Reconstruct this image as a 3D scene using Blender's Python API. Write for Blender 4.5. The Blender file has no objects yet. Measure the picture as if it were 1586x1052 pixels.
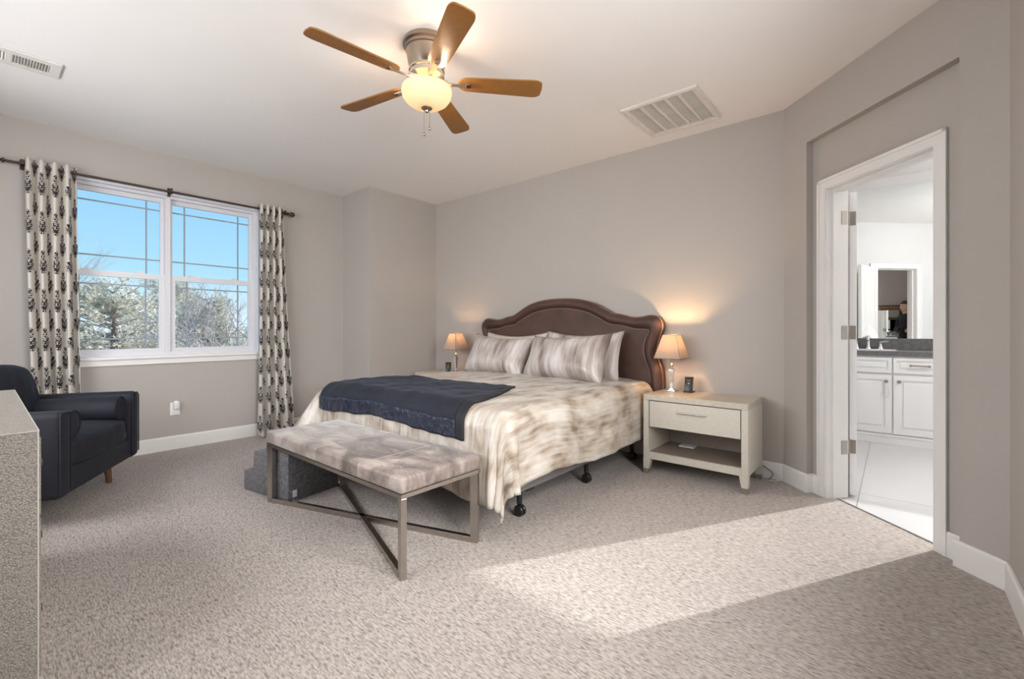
import bpy, bmesh, math, random
from mathutils import Vector, Matrix, noise as mnoise
C = bpy.context.scene.collection
SC = bpy.context.scene
PI = math.pi
random.seed(7)

# ------------------------------------------------------------------ camera
FX, FY = -0.6463, 0.7631          # horizontal view direction
cam_d = bpy.data.cameras.new('camera'); cam = bpy.data.objects.new('camera', cam_d); C.objects.link(cam)
cam_d.sensor_width = 36.0; cam_d.lens = 36.0 * 700.0 / 1586.0
cam_d.shift_y = -(526.0 - 510.0) / 1586.0
cam_d.clip_start = 0.02; cam_d.clip_end = 500
cam.location = (0, 0, 1.12)
cam.rotation_euler = (PI / 2, 0, math.atan2(-FX, FY))
SC.camera = cam
# ------------------------------------------------------------------ view
SC.view_settings.view_transform = 'Standard'
SC.view_settings.look = 'None'
SC.view_settings.gamma = 1.0
SC.view_settings.use_curve_mapping = False
SC.view_settings.exposure = 0.59
# ------------------------------------------------------------------ world sky
SUN_EL = math.radians(21.0)
SUN_TO = Vector((-0.494, -0.870, 0)).normalized()      # way the light travels on the floor
W = bpy.data.worlds.new('world'); SC.world = W; W.use_nodes = True
wn, wl = W.node_tree.nodes, W.node_tree.links
wn.clear()
w_out = wn.new('ShaderNodeOutputWorld'); w_bg = wn.new('ShaderNodeBackground')
w_tc = wn.new('ShaderNodeTexCoord'); w_sep = wn.new('ShaderNodeSeparateXYZ'); w_ramp = wn.new('ShaderNodeValToRGB')
wl.new(w_tc.outputs['Generated'], w_sep.inputs[0]); wl.new(w_sep.outputs['Z'], w_ramp.inputs[0])
e = w_ramp.color_ramp.elements
e[0].position = 0.0; e[0].color = (0.60, 0.70, 0.80, 1)
e[1].position = 0.9; e[1].color = (0.10, 0.27, 0.62, 1)
x_ = e.new(0.10); x_.color = (0.33, 0.57, 0.74, 1)
x_ = e.new(0.30); x_.color = (0.20, 0.43, 0.69, 1)
wl.new(w_ramp.outputs[0], w_bg.inputs[0]); w_bg.inputs[1].default_value = 0.95
wl.new(w_bg.outputs[0], w_out.inputs[0])
# ------------------------------------------------------------------ sun, daylight and added fill
def light(name, kind, loc, energy, color=(1, 1, 1), rot=None, parent=None, **kw):
    d = bpy.data.lights.new(name, kind); d.energy = energy; d.color = color
    for k, v in kw.items(): setattr(d, k, v)
    o = bpy.data.objects.new(name, d); C.objects.link(o); o.location = loc
    if rot is not None: o.rotation_euler = rot
    if parent: o.parent = parent
    return o
sd = Vector((SUN_TO.x * math.cos(SUN_EL), SUN_TO.y * math.cos(SUN_EL), -math.sin(SUN_EL)))
sun = light('sun', 'SUN', (8, 16, 9), 3.6, (1.0, 0.97, 0.94), angle=math.radians(0.6))
sun.rotation_euler = sd.to_track_quat('-Z', 'Y').to_euler()
# fill lamps outside the two added, unseen windows, and daylight outside the bathroom window
def area(name, loc, to, sx, sy, energy, color):
    o = light(name, 'AREA', loc, energy, color, shape='RECTANGLE', size=sx, size_y=sy)
    o.rotation_euler = (Vector(to) - Vector(loc)).to_track_quat('-Z', 'Y').to_euler()
    return o
area('fill_behind_camera', (-2.75, -1.30, 1.92), (-2.6, 1.5, 1.0), 3.3, 1.6, 115, (1.0, 0.965, 0.955))
area('fill_right_side', (1.15, 1.15, 1.95), (-2.5, 1.35, 1.1), 1.7, 1.5, 150, (1.0, 0.965, 0.945))
area('daylight_bathroom', (1.6, 6.7, 1.75), (1.5, 4, 1.4), 1.2, 0.9, 40, (0.93, 0.96, 1.0))

# ------------------------------------------------------------------ materials
MATS = {}
def new_mat(name):
    m = bpy.data.materials.new(name); m.use_nodes = True
    nt = m.node_tree; nt.nodes.clear()
    out = nt.nodes.new('ShaderNodeOutputMaterial')
    return m, nt, out
def nd(nt, t, **kw):
    n = nt.nodes.new(t)
    for k, v in kw.items(): setattr(n, k, v)
    return n
def math_n(nt, op, a, b=None, c=None):
    n = nd(nt, 'ShaderNodeMath', operation=op)
    for i, v in enumerate((a, b, c)):
        if v is None: continue
        if isinstance(v, (int, float)): n.inputs[i].default_value = v
        else: nt.links.new(v, n.inputs[i])
    return n.outputs[0]
def coords(nt, kind='Object', scale=(1, 1, 1), rot=(0, 0, 0)):
    tc = nd(nt, 'ShaderNodeTexCoord'); mp = nd(nt, 'ShaderNodeMapping')
    mp.inputs['Scale'].default_value = scale; mp.inputs['Rotation'].default_value = rot
    nt.links.new(tc.outputs[kind], mp.inputs[0]); return mp.outputs[0]
def noise_n(nt, vec, scale, detail=4, rough=0.55, dist=0.0):
    n = nd(nt, 'ShaderNodeTexNoise'); n.inputs['Scale'].default_value = scale
    n.inputs['Detail'].default_value = detail; n.inputs['Roughness'].default_value = rough; n.inputs['Distortion'].default_value = dist
    nt.links.new(vec, n.inputs['Vector']); return n.outputs['Fac']
def ramp_n(nt, fac, stops):
    r = nd(nt, 'ShaderNodeValToRGB'); el = r.color_ramp.elements
    while len(el) < len(stops): el.new(0.5)
    for q, (p, c) in zip(el, stops): q.position = p; q.color = (*c, 1)
    nt.links.new(fac, r.inputs[0]); return r.outputs[0]
def bump_n(nt, h, strength, dist=0.01):
    b = nd(nt, 'ShaderNodeBump'); b.inputs['Strength'].default_value = strength; b.inputs['Distance'].default_value = dist
    nt.links.new(h, b.inputs['Height']); return b.outputs[0]
def princ(nt, out, color=None, rough=0.5, metal=0.0, normal=None, sheen=0.0, **kw):
    p = nd(nt, 'ShaderNodeBsdfPrincipled')
    if isinstance(color, tuple): p.inputs['Base Color'].default_value = (*color, 1)
    elif color is not None: nt.links.new(color, p.inputs['Base Color'])
    p.inputs['Roughness'].default_value = rough; p.inputs['Metallic'].default_value = metal
    if normal is not None: nt.links.new(normal, p.inputs['Normal'])
    if sheen: p.inputs['Sheen Weight'].default_value = sheen; p.inputs['Sheen Roughness'].default_value = 0.35
    for k, v in kw.items(): p.inputs[k.replace('_', ' ')].default_value = v
    nt.links.new(p.outputs[0], out.inputs[0]); return p
def mul(c, k): return tuple(min(1, x * k) for x in c)
def simple(name, c, rough=0.5, metal=0.0, var=0.06, nscale=6, bscale=60, bump=0.03, kind='Object', stretch=(1, 1, 1), sheen=0, bdist=0.004, **kw):
    m, nt, out = new_mat(name)
    v = coords(nt, kind, stretch)
    col = ramp_n(nt, noise_n(nt, v, nscale), [(0.3, mul(c, 1 - var)), (0.7, mul(c, 1 + var))])
    nrm = bump_n(nt, noise_n(nt, v, bscale, 3), bump, bdist) if bump else None
    princ(nt, out, col, rough, metal, nrm, sheen, **kw)
    MATS[name] = m; return m

simple('wall_paint', (0.435, 0.40, 0.37), 0.75, var=0.015, nscale=2, bscale=180, bump=0.12, bdist=0.002)
simple('ceiling_paint', (0.87, 0.845, 0.825), 0.85, var=0.012, nscale=2, bscale=140, bump=0.1, bdist=0.002)
simple('trim_white', (0.78, 0.765, 0.745), 0.4, var=0.015)
simple('grille_shaded', (0.30, 0.32, 0.37), 0.5)  # grey puts the shade on the grilles into their colour
simple('vinyl_white', (0.66, 0.655, 0.69), 0.4, var=0.015)
simple('bath_wall', (0.62, 0.62, 0.62), 0.7, var=0.015, bscale=180, bump=0.1, bdist=0.002)
simple('cabinet_white', (0.84, 0.84, 0.85), 0.35, var=0.01)
simple('counter_grey', (0.13, 0.13, 0.135), 0.3, var=0.35, nscale=60)
simple('chrome', (0.75, 0.75, 0.76), 0.12, 1.0, bump=0)
simple('brushed_nickel', (0.47, 0.43, 0.39), 0.27, 1.0, nscale=40, bump=0.02, stretch=(1, 1, 12))
simple('fan_nickel', (0.40, 0.33, 0.26), 0.28, 1.0, bump=0)
simple('bright_nickel', (0.72, 0.64, 0.54), 0.2, 1.0, bump=0)
simple('bronze', (0.07, 0.052, 0.045), 0.4, 0.7)
simple('black_plastic', (0.012, 0.011, 0.011), 0.35, bump=0)
simple('white_plastic', (0.80, 0.79, 0.78), 0.4, bump=0)
simple('dark_metal', (0.05, 0.04, 0.036), 0.4, 0.6)
simple('nightstand_paint', (0.56, 0.52, 0.45), 0.45, var=0.10, nscale=40, stretch=(1, 1, 9), bscale=90, bump=0.05)
simple('nightstand_top', (0.50, 0.44, 0.36), 0.45, var=0.10, nscale=40, stretch=(1, 9, 1), bscale=90, bump=0.05)
simple('nightstand_inside', (0.26, 0.21, 0.17), 0.5, var=0.10, nscale=40, stretch=(1, 9, 1))
simple('foot_cap', (0.28, 0.24, 0.20), 0.4, 0.5)
simple('navy_velvet', (0.006, 0.007, 0.014), 0.75, var=0.35, nscale=5, bscale=40, bump=0.12, sheen=0.07, bdist=0.01, Sheen_Tint=(0.30, 0.32, 0.48, 1))
simple('walnut', (0.12, 0.055, 0.03), 0.4, var=0.3, nscale=20, stretch=(1, 1, 0.2))
simple('throw_navy', (0.0065, 0.0085, 0.017), 0.8, var=0.5, nscale=6, bscale=50, bump=0.3, sheen=0.07, bdist=0.01, Sheen_Tint=(0.35, 0.42, 0.62, 1))
simple('throw_hem', (0.006, 0.007, 0.011), 0.75, var=0.3, nscale=8, sheen=0.03)
simple('throw_satin', (0.016, 0.020, 0.038), 0.30, var=0.6, nscale=30, bscale=28, bump=0.6, bdist=0.02)
simple('headboard_velvet', (0.075, 0.036, 0.027), 0.6, var=0.35, nscale=4, bscale=60, bump=0.15, sheen=0.12, bdist=0.006, Sheen_Tint=(0.62, 0.44, 0.38, 1))
simple('headboard_piping', (0.20, 0.125, 0.09), 0.45, sheen=0.6)
simple('base_grey', (0.15, 0.14, 0.138), 0.9, var=0.1, nscale=100)
simple('mattress_white', (0.72, 0.70, 0.67), 0.9)
simple('plain_pillow', (0.55, 0.50, 0.43), 0.55, var=0.06, nscale=20, bscale=12, bump=0.2, bdist=0.02)
simple('gilt_wood', (0.11, 0.05, 0.022), 0.35, var=0.35, nscale=25, stretch=(1, 1, 3))
simple('gilt_line', (0.42, 0.24, 0.10), 0.35, 0.4)
simple('cord_white', (0.75, 0.73, 0.70), 0.5, bump=0)
simple('bark', (0.22, 0.18, 0.15), 0.9, var=0.3)
simple('bark_grey', (0.44, 0.39, 0.36), 0.9, var=0.3)
simple('ground_dry', (0.46, 0.42, 0.35), 0.95, var=0.3, nscale=0.6)
simple('brush', (0.74, 0.69, 0.58), 0.9, var=0.35, nscale=2.0)
simple('skin', (0.55, 0.36, 0.28), 0.6)
simple('dark_cloth', (0.012, 0.013, 0.02), 0.85)
simple('hair_brown', (0.05, 0.03, 0.02), 0.6)
simple('blade_wood', (0.25, 0.105, 0.022), 0.42, var=0.09, nscale=9, stretch=(1.5, 14, 14), bscale=30, bump=0.02)
simple('vent_paint', (0.74, 0.70, 0.66), 0.6, bump=0)
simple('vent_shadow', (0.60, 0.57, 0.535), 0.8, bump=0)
simple('register_shade', (0.06, 0.05, 0.05), 0.8, bump=0)

def m_pine():
    m, nt, out = new_mat('pine_needles')
    v = coords(nt); col = ramp_n(nt, noise_n(nt, v, 1.6, 3), [(0.25, (0.50, 0.46, 0.34)), (0.5, (0.76, 0.70, 0.56)), (0.8, (0.90, 0.85, 0.73))])
    princ(nt, out, col, 0.8); MATS['pine_needles'] = m
m_pine()
def m_carpet():
    m, nt, out = new_mat('carpet')
    v1 = coords(nt, 'Object', (40, 150, 1)); n1 = noise_n(nt, v1, 1.0, 1.5, 0.55, 0.35)
    v2 = coords(nt, 'Object', (90, 300, 1)); n2 = noise_n(nt, v2, 1.0, 2)
    v3 = coords(nt, 'Object', (1, 1, 1)); n3 = noise_n(nt, v3, 1.3, 3)
    h = math_n(nt, 'ADD', math_n(nt, 'MULTIPLY', n1, 0.72), math_n(nt, 'MULTIPLY', n2, 0.28))
    c1 = ramp_n(nt, h, [(0.32, (0.19, 0.16, 0.142)), (0.46, (0.375, 0.33, 0.298)), (0.63, (0.545, 0.49, 0.45))])
    mx = nd(nt, 'ShaderNodeMix', data_type='RGBA', blend_type='MULTIPLY'); mx.inputs[0].default_value = 1.0
    nt.links.new(c1, mx.inputs[6]); nt.links.new(ramp_n(nt, n3, [(0.3, (0.93, 0.92, 0.92)), (0.7, (1, 1, 1))]), mx.inputs[7])
    princ(nt, out, mx.outputs[2], 0.95, normal=bump_n(nt, h, 0.55, 0.012), sheen=0.1)
    MATS['carpet'] = m
m_carpet()
def m_tile():
    m, nt, out = new_mat('floor_tile')
    b = nd(nt, 'ShaderNodeTexBrick'); b.offset = 0.0
    b.inputs['Color1'].default_value = (0.60, 0.60, 0.61, 1); b.inputs['Color2'].default_value = (0.57, 0.57, 0.58, 1)
    b.inputs['Mortar'].default_value = (0.33, 0.33, 0.33, 1); b.inputs['Scale'].default_value = 1.0
    b.inputs['Mortar Size'].default_value = 0.004; b.inputs['Brick Width'].default_value = 0.6; b.inputs['Row Height'].default_value = 2.6
    mp = nd(nt, 'ShaderNodeMapping'); mp.inputs['Location'].default_value = (1.985, 1.3, 0); gg = nd(nt, 'ShaderNodeNewGeometry'); nt.links.new(gg.outputs['Position'], mp.inputs[0]); nt.links.new(mp.outputs[0], b.inputs['Vector'])
    princ(nt, out, b.outputs['Color'], 0.3); MATS['floor_tile'] = m
m_tile()
def m_ikat(name, sx, sy, stops, rough=0.36, strk=(2.2, 9)):
    m, nt, out = new_mat(name)
    tc = nd(nt, 'ShaderNodeTexCoord')
    def mp(scale):
        q = nd(nt, 'ShaderNodeMapping'); q.inputs['Scale'].default_value = scale; nt.links.new(tc.outputs['UV'], q.inputs[0]); return q.outputs[0]
    big = noise_n(nt, mp((sx, sy, 1)), 1.0, 2, 0.5, 0.2)
    streak = noise_n(nt, mp((sx * strk[0], sy * strk[1], 1)), 1.0, 3, 0.6, 0.2)
    f = math_n(nt, 'ADD', math_n(nt, 'MULTIPLY', big, 0.62), math_n(nt, 'MULTIPLY', streak, 0.38))
    col = ramp_n(nt, f, stops)
    wr = noise_n(nt, mp((9, 9, 1)), 1.0, 4, 0.5, 0.8)
    fine = noise_n(nt, mp((sx * strk[0] * 4, sy * strk[1] * 2, 1)), 1.0, 2)
    h = math_n(nt, 'ADD', wr, math_n(nt, 'MULTIPLY', fine, 0.12))
    princ(nt, out, col, rough, normal=bump_n(nt, h, 0.5, 0.02), sheen=0.12)
    MATS[name] = m
IK = [(0.35, (0.20, 0.155, 0.12)), (0.43, (0.36, 0.295, 0.23)), (0.49, (0.46, 0.40, 0.335)), (0.62, (0.60, 0.56, 0.51))]
m_ikat('comforter_satin', 8.5, 4.5, IK, strk=(4.5, .8))
m_ikat('pillow_satin', 1.7, 5.5, [(0.38, (0.20, 0.155, 0.14)), (0.46, (0.34, 0.285, 0.26)), (0.53, (0.48, 0.425, 0.395)), (0.64, (0.64, 0.60, 0.585))], 0.32, strk=(2.0, 5))
def m_hide():
    m, nt, out = new_mat('cowhide')
    tc = nd(nt, 'ShaderNodeTexCoord'); sp = nd(nt, 'ShaderNodeSeparateXYZ'); nt.links.new(tc.outputs['Object'], sp.inputs[0])
    v = coords(nt, 'Object', (2.0, 4.2, 2.0)); n = noise_n(nt, v, 1.9, 4, 0.62, 0.6)
    hair = noise_n(nt, coords(nt, 'Object', (60, 160, 160)), 1.0, 2)
    # panels across the length get slightly different hides
    pan = math_n(nt, 'SNAP', math_n(nt, 'ADD', sp.outputs[0], 8.8625), 0.44)
    wn_ = nd(nt, 'ShaderNodeTexWhiteNoise', noise_dimensions='1D'); nt.links.new(pan, wn_.inputs['W'])
    f = math_n(nt, 'ADD', math_n(nt, 'ADD', math_n(nt, 'MULTIPLY', n, 0.8), math_n(nt, 'MULTIPLY', wn_.outputs['Value'], 0.12)), math_n(nt, 'MULTIPLY', hair, 0.12))
    col = ramp_n(nt, f, [(0.38, (0.11, 0.085, 0.076)), (0.49, (0.225, 0.18, 0.16)), (0.58, (0.35, 0.29, 0.255)), (0.72, (0.50, 0.44, 0.39))])
    fr = math_n(nt, 'FRACT', math_n(nt, 'DIVIDE', math_n(nt, 'ADD', sp.outputs[0], 8.8625), 0.44))
    seam = math_n(nt, 'LESS_THAN', math_n(nt, 'ABSOLUTE', math_n(nt, 'SUBTRACT', fr, 0.5)), 0.4925)
    mx = nd(nt, 'ShaderNodeMix', data_type='RGBA'); nt.links.new(seam, mx.inputs[0]); mx.inputs[6].default_value = (0.42, 0.36, 0.32, 1); nt.links.new(col, mx.inputs[7])
    princ(nt, out, mx.outputs[2], 0.5, normal=bump_n(nt, hair, 0.15, 0.004), sheen=0.35)
    MATS['cowhide'] = m
m_hide()
def m_shagreen():
    m, nt, out = new_mat('shagreen')
    v = coords(nt); vo = nd(nt, 'ShaderNodeTexVoronoi'); vo.inputs['Scale'].default_value = 230; nt.links.new(v, vo.inputs['Vector'])
    col = ramp_n(nt, vo.outputs['Distance'], [(0.15, (0.30, 0.275, 0.24)), (0.75, (0.17, 0.152, 0.128))])
    inv = math_n(nt, 'SUBTRACT', 1.0, vo.outputs['Distance'])
    princ(nt, out, col, 0.42, normal=bump_n(nt, inv, 0.6, 0.004)); MATS['shagreen'] = m
m_shagreen()
simple('shagreen_trim', (0.48, 0.45, 0.40), 0.4)
def m_weave():
    m, nt, out = new_mat('grey_weave')
    a = noise_n(nt, coords(nt, 'Object', (40, 40, 260)), 1.0, 2); b = noise_n(nt, coords(nt, 'Object', (260, 260, 40)), 1.0, 2)
    f = math_n(nt, 'MULTIPLY', math_n(nt, 'ADD', a, b), 0.5)
    col = ramp_n(nt, f, [(0.38, (0.055, 0.055, 0.062)), (0.62, (0.21, 0.205, 0.215))])
    princ(nt, out, col, 0.9, normal=bump_n(nt, f, 0.4, 0.004), sheen=0.15); MATS['grey_weave'] = m
m_weave()
def m_curtain():
    m, nt, out = new_mat('curtain_damask')
    tc = nd(nt, 'ShaderNodeTexCoord'); sp = nd(nt, 'ShaderNodeSeparateXYZ'); nt.links.new(tc.outputs['UV'], sp.inputs[0])
    CW, CH = 0.104, 0.30
    u = math_n(nt, 'DIVIDE', sp.outputs[0], CW); col_i = math_n(nt, 'FLOOR', u)
    odd = math_n(nt, 'MODULO', col_i, 2.0)
    v = math_n(nt, 'ADD', math_n(nt, 'DIVIDE', sp.outputs[1], CH), math_n(nt, 'MULTIPLY', odd, 0.5))
    x = math_n(nt, 'ABSOLUTE', math_n(nt, 'MULTIPLY', math_n(nt, 'SUBTRACT', math_n(nt, 'FRACT', u), 0.5), CW))   # metres, mirrored
    y = math_n(nt, 'MULTIPLY', math_n(nt, 'SUBTRACT', math_n(nt, 'FRACT', v), 0.5), CH)
    yn = math_n(nt, 'DIVIDE', y, 0.092)                                     # -1..1 inside motif
    # width profile: wide low bulb, narrow waist, small crown
    prof = math_n(nt, 'ADD', math_n(nt, 'MULTIPLY', math_n(nt, 'SUBTRACT', 1.0, math_n(nt, 'POWER', math_n(nt, 'ABSOLUTE', math_n(nt, 'MULTIPLY', math_n(nt, 'ADD', yn, 0.35), 1.45)), 2.0)), 0.046), 0.0)
    crown = math_n(nt, 'MULTIPLY', math_n(nt, 'SUBTRACT', 1.0, math_n(nt, 'POWER', math_n(nt, 'ABSOLUTE', math_n(nt, 'MULTIPLY', math_n(nt, 'SUBTRACT', yn, 0.55), 2.3)), 2.0)), 0.017)
    wid = math_n(nt, 'MAXIMUM', prof, crown)
    scal = math_n(nt, 'ADD', 1.0, math_n(nt, 'MULTIPLY', math_n(nt, 'SINE', math_n(nt, 'MULTIPLY', yn, 17.0)), 0.22))
    inside = math_n(nt, 'LESS_THAN', x, math_n(nt, 'MULTIPLY', wid, scal))
    # scroll-like cut-outs, mirrored left and right
    s1 = math_n(nt, 'SINE', math_n(nt, 'ADD', math_n(nt, 'MULTIPLY', x, 330.0), math_n(nt, 'MULTIPLY', math_n(nt, 'SINE', math_n(nt, 'MULTIPLY', y, 110.0)), 2.2)))
    s2 = math_n(nt, 'SINE', math_n(nt, 'ADD', math_n(nt, 'MULTIPLY', y, 260.0), math_n(nt, 'MULTIPLY', x, 190.0)))
    cut = math_n(nt, 'LESS_THAN', math_n(nt, 'MULTIPLY', s1, s2), 0.30)
    mask = math_n(nt, 'MULTIPLY', inside, cut)
    weave = noise_n(nt, coords(nt, 'UV', (400, 400, 1)), 1.0, 2)
    base = ramp_n(nt, weave, [(0.3, (0.56, 0.52, 0.47)), (0.7, (0.66, 0.62, 0.565))])
    mx = nd(nt, 'ShaderNodeMix', data_type='RGBA'); nt.links.new(mask, mx.inputs[0]); nt.links.new(base, mx.inputs[6]); mx.inputs[7].default_value = (0.022, 0.016, 0.018, 1)
    princ(nt, out, mx.outputs[2], 0.8, normal=bump_n(nt, weave, 0.1, 0.002), sheen=0.1); MATS['curtain_damask'] = m
m_curtain()
def m_glass():
    m, nt, out = new_mat('window_glass')
    t = nd(nt, 'ShaderNodeBsdfTransparent'); g = nd(nt, 'ShaderNodeBsdfGlossy'); g.inputs['Roughness'].default_value = 0.0
    t.inputs[0].default_value = (0.97, 0.985, 0.98, 1)
    lw = nd(nt, 'ShaderNodeLayerWeight'); lw.inputs[0].default_value = 0.12
    f = math_n(nt, 'MULTIPLY', lw.outputs['Fresnel'], 0.35)
    mx = nd(nt, 'ShaderNodeMixShader'); nt.links.new(f, mx.inputs[0]); nt.links.new(t.outputs[0], mx.inputs[1]); nt.links.new(g.outputs[0], mx.inputs[2])
    nt.links.new(mx.outputs[0], out.inputs[0]); MATS['window_glass'] = m
m_glass()
def m_mirror():
    m, nt, out = new_mat('mirror_glass')
    n = noise_n(nt, coords(nt), 3); col = ramp_n(nt, n, [(0, (0.86, 0.88, 0.88)), (1, (0.88, 0.90, 0.90))])
    princ(nt, out, col, 0.0, 1.0); MATS['mirror_glass'] = m
m_mirror()
def m_crystal():
    m, nt, out = new_mat('crystal')
    n = noise_n(nt, coords(nt), 8); col = ramp_n(nt, n, [(0, (0.80, 0.79, 0.77)), (1, (0.92, 0.91, 0.9))])
    princ(nt, out, col, 0.06, 0.75); MATS['crystal'] = m
m_crystal()
def m_translucent(name, c, emis, strength, tr=0.6):
    m, nt, out = new_mat(name)
    n = noise_n(nt, coords(nt, 'Object', (1, 1, 1)), 90, 2); col = ramp_n(nt, n, [(0.3, mul(c, 0.93)), (0.7, c)])
    d = nd(nt, 'ShaderNodeBsdfDiffuse'); t = nd(nt, 'ShaderNodeBsdfTranslucent'); nt.links.new(col, d.inputs[0]); nt.links.new(col, t.inputs[0])
    mx = nd(nt, 'ShaderNodeMixShader'); mx.inputs[0].default_value = tr
    nt.links.new(d.outputs[0], mx.inputs[1]); nt.links.new(t.outputs[0], mx.inputs[2])
    fin = mx.outputs[0]
    if strength:
        em = nd(nt, 'ShaderNodeEmission'); em.inputs[0].default_value = (*emis, 1); em.inputs[1].default_value = strength
        ad = nd(nt, 'ShaderNodeAddShader'); nt.links.new(fin, ad.inputs[0]); nt.links.new(em.outputs[0], ad.inputs[1]); fin = ad.outputs[0]
    nt.links.new(fin, out.inputs[0]); MATS[name] = m
m_translucent('shade_linen', (0.54, 0.46, 0.385), (1, .8, .5), 0, 0.36)
simple('shade_trim', (0.24, 0.17, 0.12), 0.8)
m_translucent('bowl_glass', (0.70, 0.62, 0.50), (1.0, 0.80, 0.55), 0.14, 0.5)
def m_bulb():
    m, nt, out = new_mat('bulb_glow')
    em = nd(nt, 'ShaderNodeEmission'); bb = nd(nt, 'ShaderNodeBlackbody'); bb.inputs[0].default_value = 2700
    nt.links.new(bb.outputs[0], em.inputs[0]); em.inputs[1].default_value = 6.0
    nt.links.new(em.outputs[0], out.inputs[0]); MATS['bulb_glow'] = m
m_bulb()

# ------------------------------------------------------------------ mesh helpers
class MB:
    def __init__(self):
        self.b = bmesh.new(); self.uv = None
    def verts(self, ps): return [self.b.verts.new(p) for p in ps]
    def face(self, vs):
        try: return self.b.faces.new(vs)
        except ValueError: return None
    def box(self, lo, hi, M=None, bev=0.0, seg=2):
        t = bmesh.new()
        x0, y0, z0 = lo; x1, y1, z1 = hi
        v = [t.verts.new(p) for p in ((x0, y0, z0), (x1, y0, z0), (x1, y1, z0), (x0, y1, z0), (x0, y0, z1), (x1, y0, z1), (x1, y1, z1), (x0, y1, z1))]
        for f in ((0, 3, 2, 1), (4, 5, 6, 7), (0, 1, 5, 4), (1, 2, 6, 5), (2, 3, 7, 6), (3, 0, 4, 7)): t.faces.new([v[i] for i in f])
        if bev: bmesh.ops.bevel(t, geom=t.edges[:], offset=bev, segments=seg, profile=0.5, affect='EDGES')
        self.merge(t, M); return self
    def merge(self, t, M=None):
        if M is not None: bmesh.ops.transform(t, matrix=M, verts=t.verts)
        mp = {}
        for v in t.verts: mp[v] = self.b.verts.new(v.co)
        for f in t.faces: self.face([mp[v] for v in f.verts])
        t.free()
    def hexa(self, bottom, top):          # 4 bottom + 4 top points
        v = self.verts(bottom) + self.verts(top)
        for f in ((0, 3, 2, 1), (4, 5, 6, 7), (0, 1, 5, 4), (1, 2, 6, 5), (2, 3, 7, 6), (3, 0, 4, 7)): self.face([v[i] for i in f])
        return self
    def lathe(self, prof, n=24, c=(0, 0, 0), M=None, cap=True):
        t = bmesh.new(); rings = []
        for r, z in prof:
            if r < 1e-6: rings.append([t.verts.new((0, 0, z))])
            else: rings.append([t.verts.new((r * math.cos(2 * PI * i / n), r * math.sin(2 * PI * i / n), z)) for i in range(n)])
        for a, b in zip(rings, rings[1:]):
            for i in range(n):
                j = (i + 1) % n
                if len(a) == 1 and len(b) == 1: continue
                if len(a) == 1: t.faces.new((a[0], b[j], b[i]))
                elif len(b) == 1: t.faces.new((a[i], a[j], b[0]))
                else: t.faces.new((a[i], a[j], b[j], b[i]))
        if cap:
            if len(rings[0]) > 1: t.faces.new(rings[0][::-1])
            if len(rings[-1]) > 1: t.faces.new(rings[-1])
        T = Matrix.Translation(c)
        if M is not None: T = T @ M
        self.merge(t, T); return self
    def tube(self, pts, r, n=8, cap=True):
        pts = [Vector(p) for p in pts]; rings = []
        rr = r if isinstance(r, (list, tuple)) else [r] * len(pts)
        up = None
        for i, p in enumerate(pts):
            d = (pts[min(i + 1, len(pts) - 1)] - pts[max(i - 1, 0)]).normalized()
            if up is None:
                up = Vector((0, 0, 1)) if abs(d.z) < 0.9 else Vector((1, 0, 0))
            a = d.cross(up)
            if a.length < 1e-4: a = d.cross(Vector((0.3, 0.5, 0.8)))
            a.normalize(); b_ = a.cross(d).normalized(); up = b_
            rings.append(self.verts([p + a * (rr[i] * math.cos(2 * PI * k / n)) + b_ * (rr[i] * math.sin(2 * PI * k / n)) for k in range(n)]))
        for a, b in zip(rings, rings[1:]):
            for k in range(n): self.face((a[k], a[(k + 1) % n], b[(k + 1) % n], b[k]))
        if cap: self.face(rings[0][::-1]); self.face(rings[-1])
        return self
    def grid(self, fn, nu, nv, uvf=None, closed_u=False):
        vs = [[self.b.verts.new(fn(i / nu, j / nv)) for i in range(nu + 1)] for j in range(nv + 1)]
        lay = self.b.loops.layers.uv.verify() if uvf else None
        for j in range(nv):
            for i in range(nu):
                f = self.face((vs[j][i], vs[j][i + 1], vs[j + 1][i + 1], vs[j + 1][i]))
                if f and lay:
                    for lp, (a, b) in zip(f.loops, ((i, j), (i + 1, j), (i + 1, j + 1), (i, j + 1))): lp[lay].uv = uvf(a / nu, b / nv)
        return self
    def prism(self, poly, z0, z1, M=None, bev=0.0):
        t = bmesh.new(); a = [t.verts.new((x, y, z0)) for x, y in poly]; b = [t.verts.new((x, y, z1)) for x, y in poly]
        t.faces.new(a[::-1]); t.faces.new(b); n = len(poly)
        for i in range(n): t.faces.new((a[i], a[(i + 1) % n], b[(i + 1) % n], b[i]))
        if bev: bmesh.ops.bevel(t, geom=t.edges[:], offset=bev, segments=2, profile=0.5, affect='EDGES')
        self.merge(t, M); return self
    def build(self, name, mat, parent=None, smooth=False, solid=0.0, subsurf=0, weld=False, recalc=True, tf=None, soffset=-1):
        b = self.b
        if weld: bmesh.ops.remove_doubles(b, verts=b.verts[:], dist=1e-4)
        if recalc: bmesh.ops.recalc_face_normals(b, faces=b.faces[:])
        org = Vector((0, 0, 0))
        if parent is not None: org = world_loc(parent)
        elif b.verts:
            xs = [v.co.x for v in b.verts]; ys = [v.co.y for v in b.verts]; zs = [v.co.z for v in b.verts]
            org = Vector(((min(xs) + max(xs)) / 2, (min(ys) + max(ys)) / 2, min(zs)))
        bmesh.ops.translate(b, verts=b.verts[:], vec=-org)
        me = bpy.data.meshes.new(name); b.to_mesh(me); b.free()
        me.materials.append(MATS[mat] if isinstance(mat, str) else mat)
        if smooth:
            me.polygons.foreach_set('use_smooth', [True] * len(me.polygons))
            if smooth != 'all':
                try: me.set_sharp_from_angle(angle=math.radians(40))
                except Exception: pass
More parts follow.
